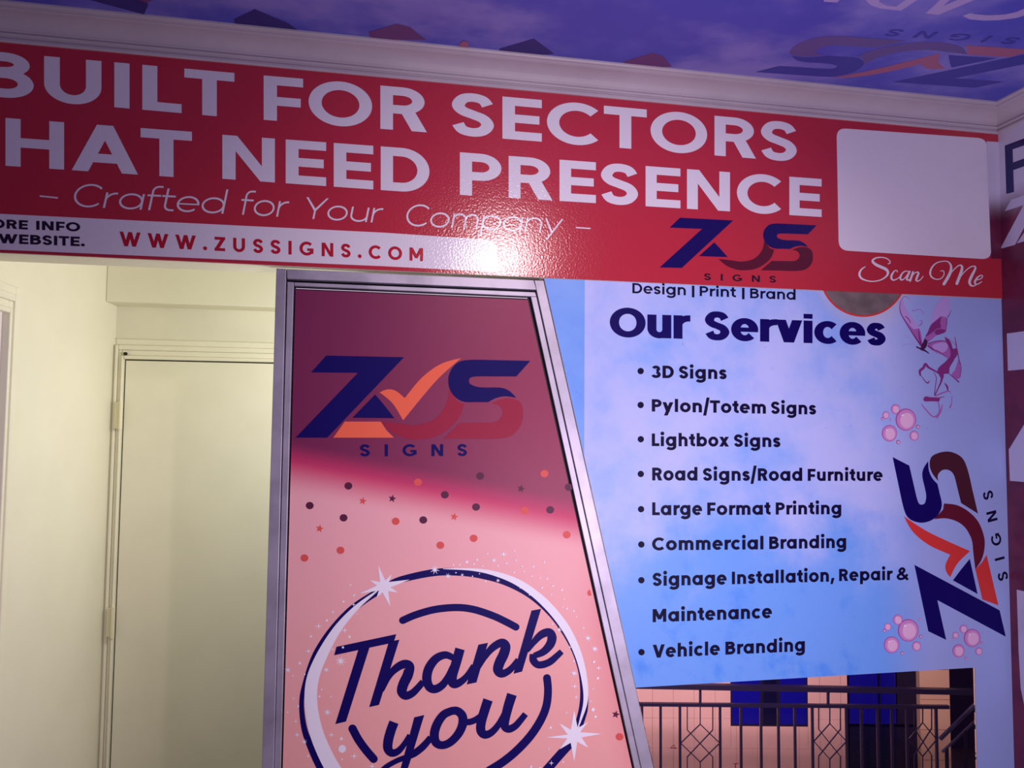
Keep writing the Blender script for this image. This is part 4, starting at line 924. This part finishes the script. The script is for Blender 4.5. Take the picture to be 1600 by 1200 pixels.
rl = tag(empty('yard_railing', at(1250, DR, GZ)), 'black iron railing with diamond panels in the yard below the poster', 'railing')
RP = lambda x, y: onH(x, y, DR)
def rbar(name, p, q, w, d=None):
    g = G(); g.bar(p, q, w, d); return link(name, g, M['iron'], rl)
rbar('top_rail', RP(930, 1069.5), RP(1560, 1081.5), .040, .05)
rbar('middle_rail', RP(930, 1099.6), RP(1482, 1104.4), .026, .03)
zlow = GZ+.55
rbar('bottom_rail', at(930, DR, zlow), at(1482, DR, zlow), .03, .03)
for x in (1003, 1032, 1062.2, 1124.8, 1157.3, 1188.6, 1215.8, 1241.5, 1268.8, 1322, 1345.3, 1370.6, 1392.6, 1416, 1462):
    p = RP(x, 1102); q = Vector((p.x, p.y, GZ if x in (1062.2, 1268.8, 1462) else zlow)); rbar('baluster', p, q, .019)
for x in (1094, 1293.8): rbar('stub', RP(x, 1073), RP(x, 1101), .018)
def diamond(cx, l, r, top, bot, ml, mr, tw_):
    cy = (top+bot)/2; hw = (r-l)/2; b = RP
    t = .0075
    segs = [((cx, top), (r, cy)), ((r, cy), (cx, bot)), ((cx, bot), (l, cy)), ((l, cy), (cx, top)), ((cx, 1103), (cx, top)), ((cx, bot), (cx, bot+70)),
            ((ml, 1103), (ml, top+9)), ((ml, top+9), (mr, top+51)), ((mr, top+51), (mr, top+120)), ((mr, 1103), (mr, top+9)), ((mr, top+9), (ml, top+51)), ((ml, top+51), (ml, top+120))]
    g = G()
    for p, q in segs: g.bar(b(*p), b(*q), t)
    link('diamond_panel', g, M['iron'], rl)
diamond(1094, 1063.5, 1124.5, 1131.5, 1190.5, 1073.8, 1113.6, 1)
diamond(1296.5, 1271.5, 1322.5, 1130.5, 1186, 1279, 1313, 1)
diamond(1441.5, 1419.5, 1463.5, 1129, 1181.5, 1428.5, 1455.5, 1)
M['rust'] = mat('rust_wire', rgb(92, 30, 30), .5)
g = G(); pts = [(1047.5, 1168.8), (1053.5, 1163.5), (1055, 1168), (1047.5, 1168.8), (1058, 1169.3)]
for p, q in zip(pts, pts[1:]): g.bar(RP(*p), RP(*q), .004)
link('wire_hook', g, M['rust'], rl)
g = G(); g.bar(RP(1146, 1193.5), RP(1154, 1192.8), .005); g.bar(RP(1149.5, 1193), RP(1148.5, 1203), .006); link('wire_hook', g, M['rust'], rl)

st_ = tag(empty('stair_railing', at(1495, 6.4, GZ)), 'dark handrail of stairs rising to the right in the shaded stairwell', 'railing')
SP = lambda x, y: onH(x, y, 6.4)
M['iron_grey'] = mat('grey_iron', rgb(58, 52, 78), .4, .0, .5)
def sbar(n, p, q, w, m='iron'): g = G(); g.bar(SP(*p), SP(*q), w); link(n, g, M[m], st_)
sbar('handrail', (1468.5, 1155), (1560, 1065), .024, 'iron_grey'); sbar('lower_rail', (1472, 1175), (1560, 1092), .016, 'iron_grey')
for x in (1479, 1508, 1535): 
    y = 1175-(x-1472)*.943; p = SP(x, y); g = G(); g.bar(p, Vector((p.x, p.y, GZ)), .022); link('post', g, M['iron'], st_)
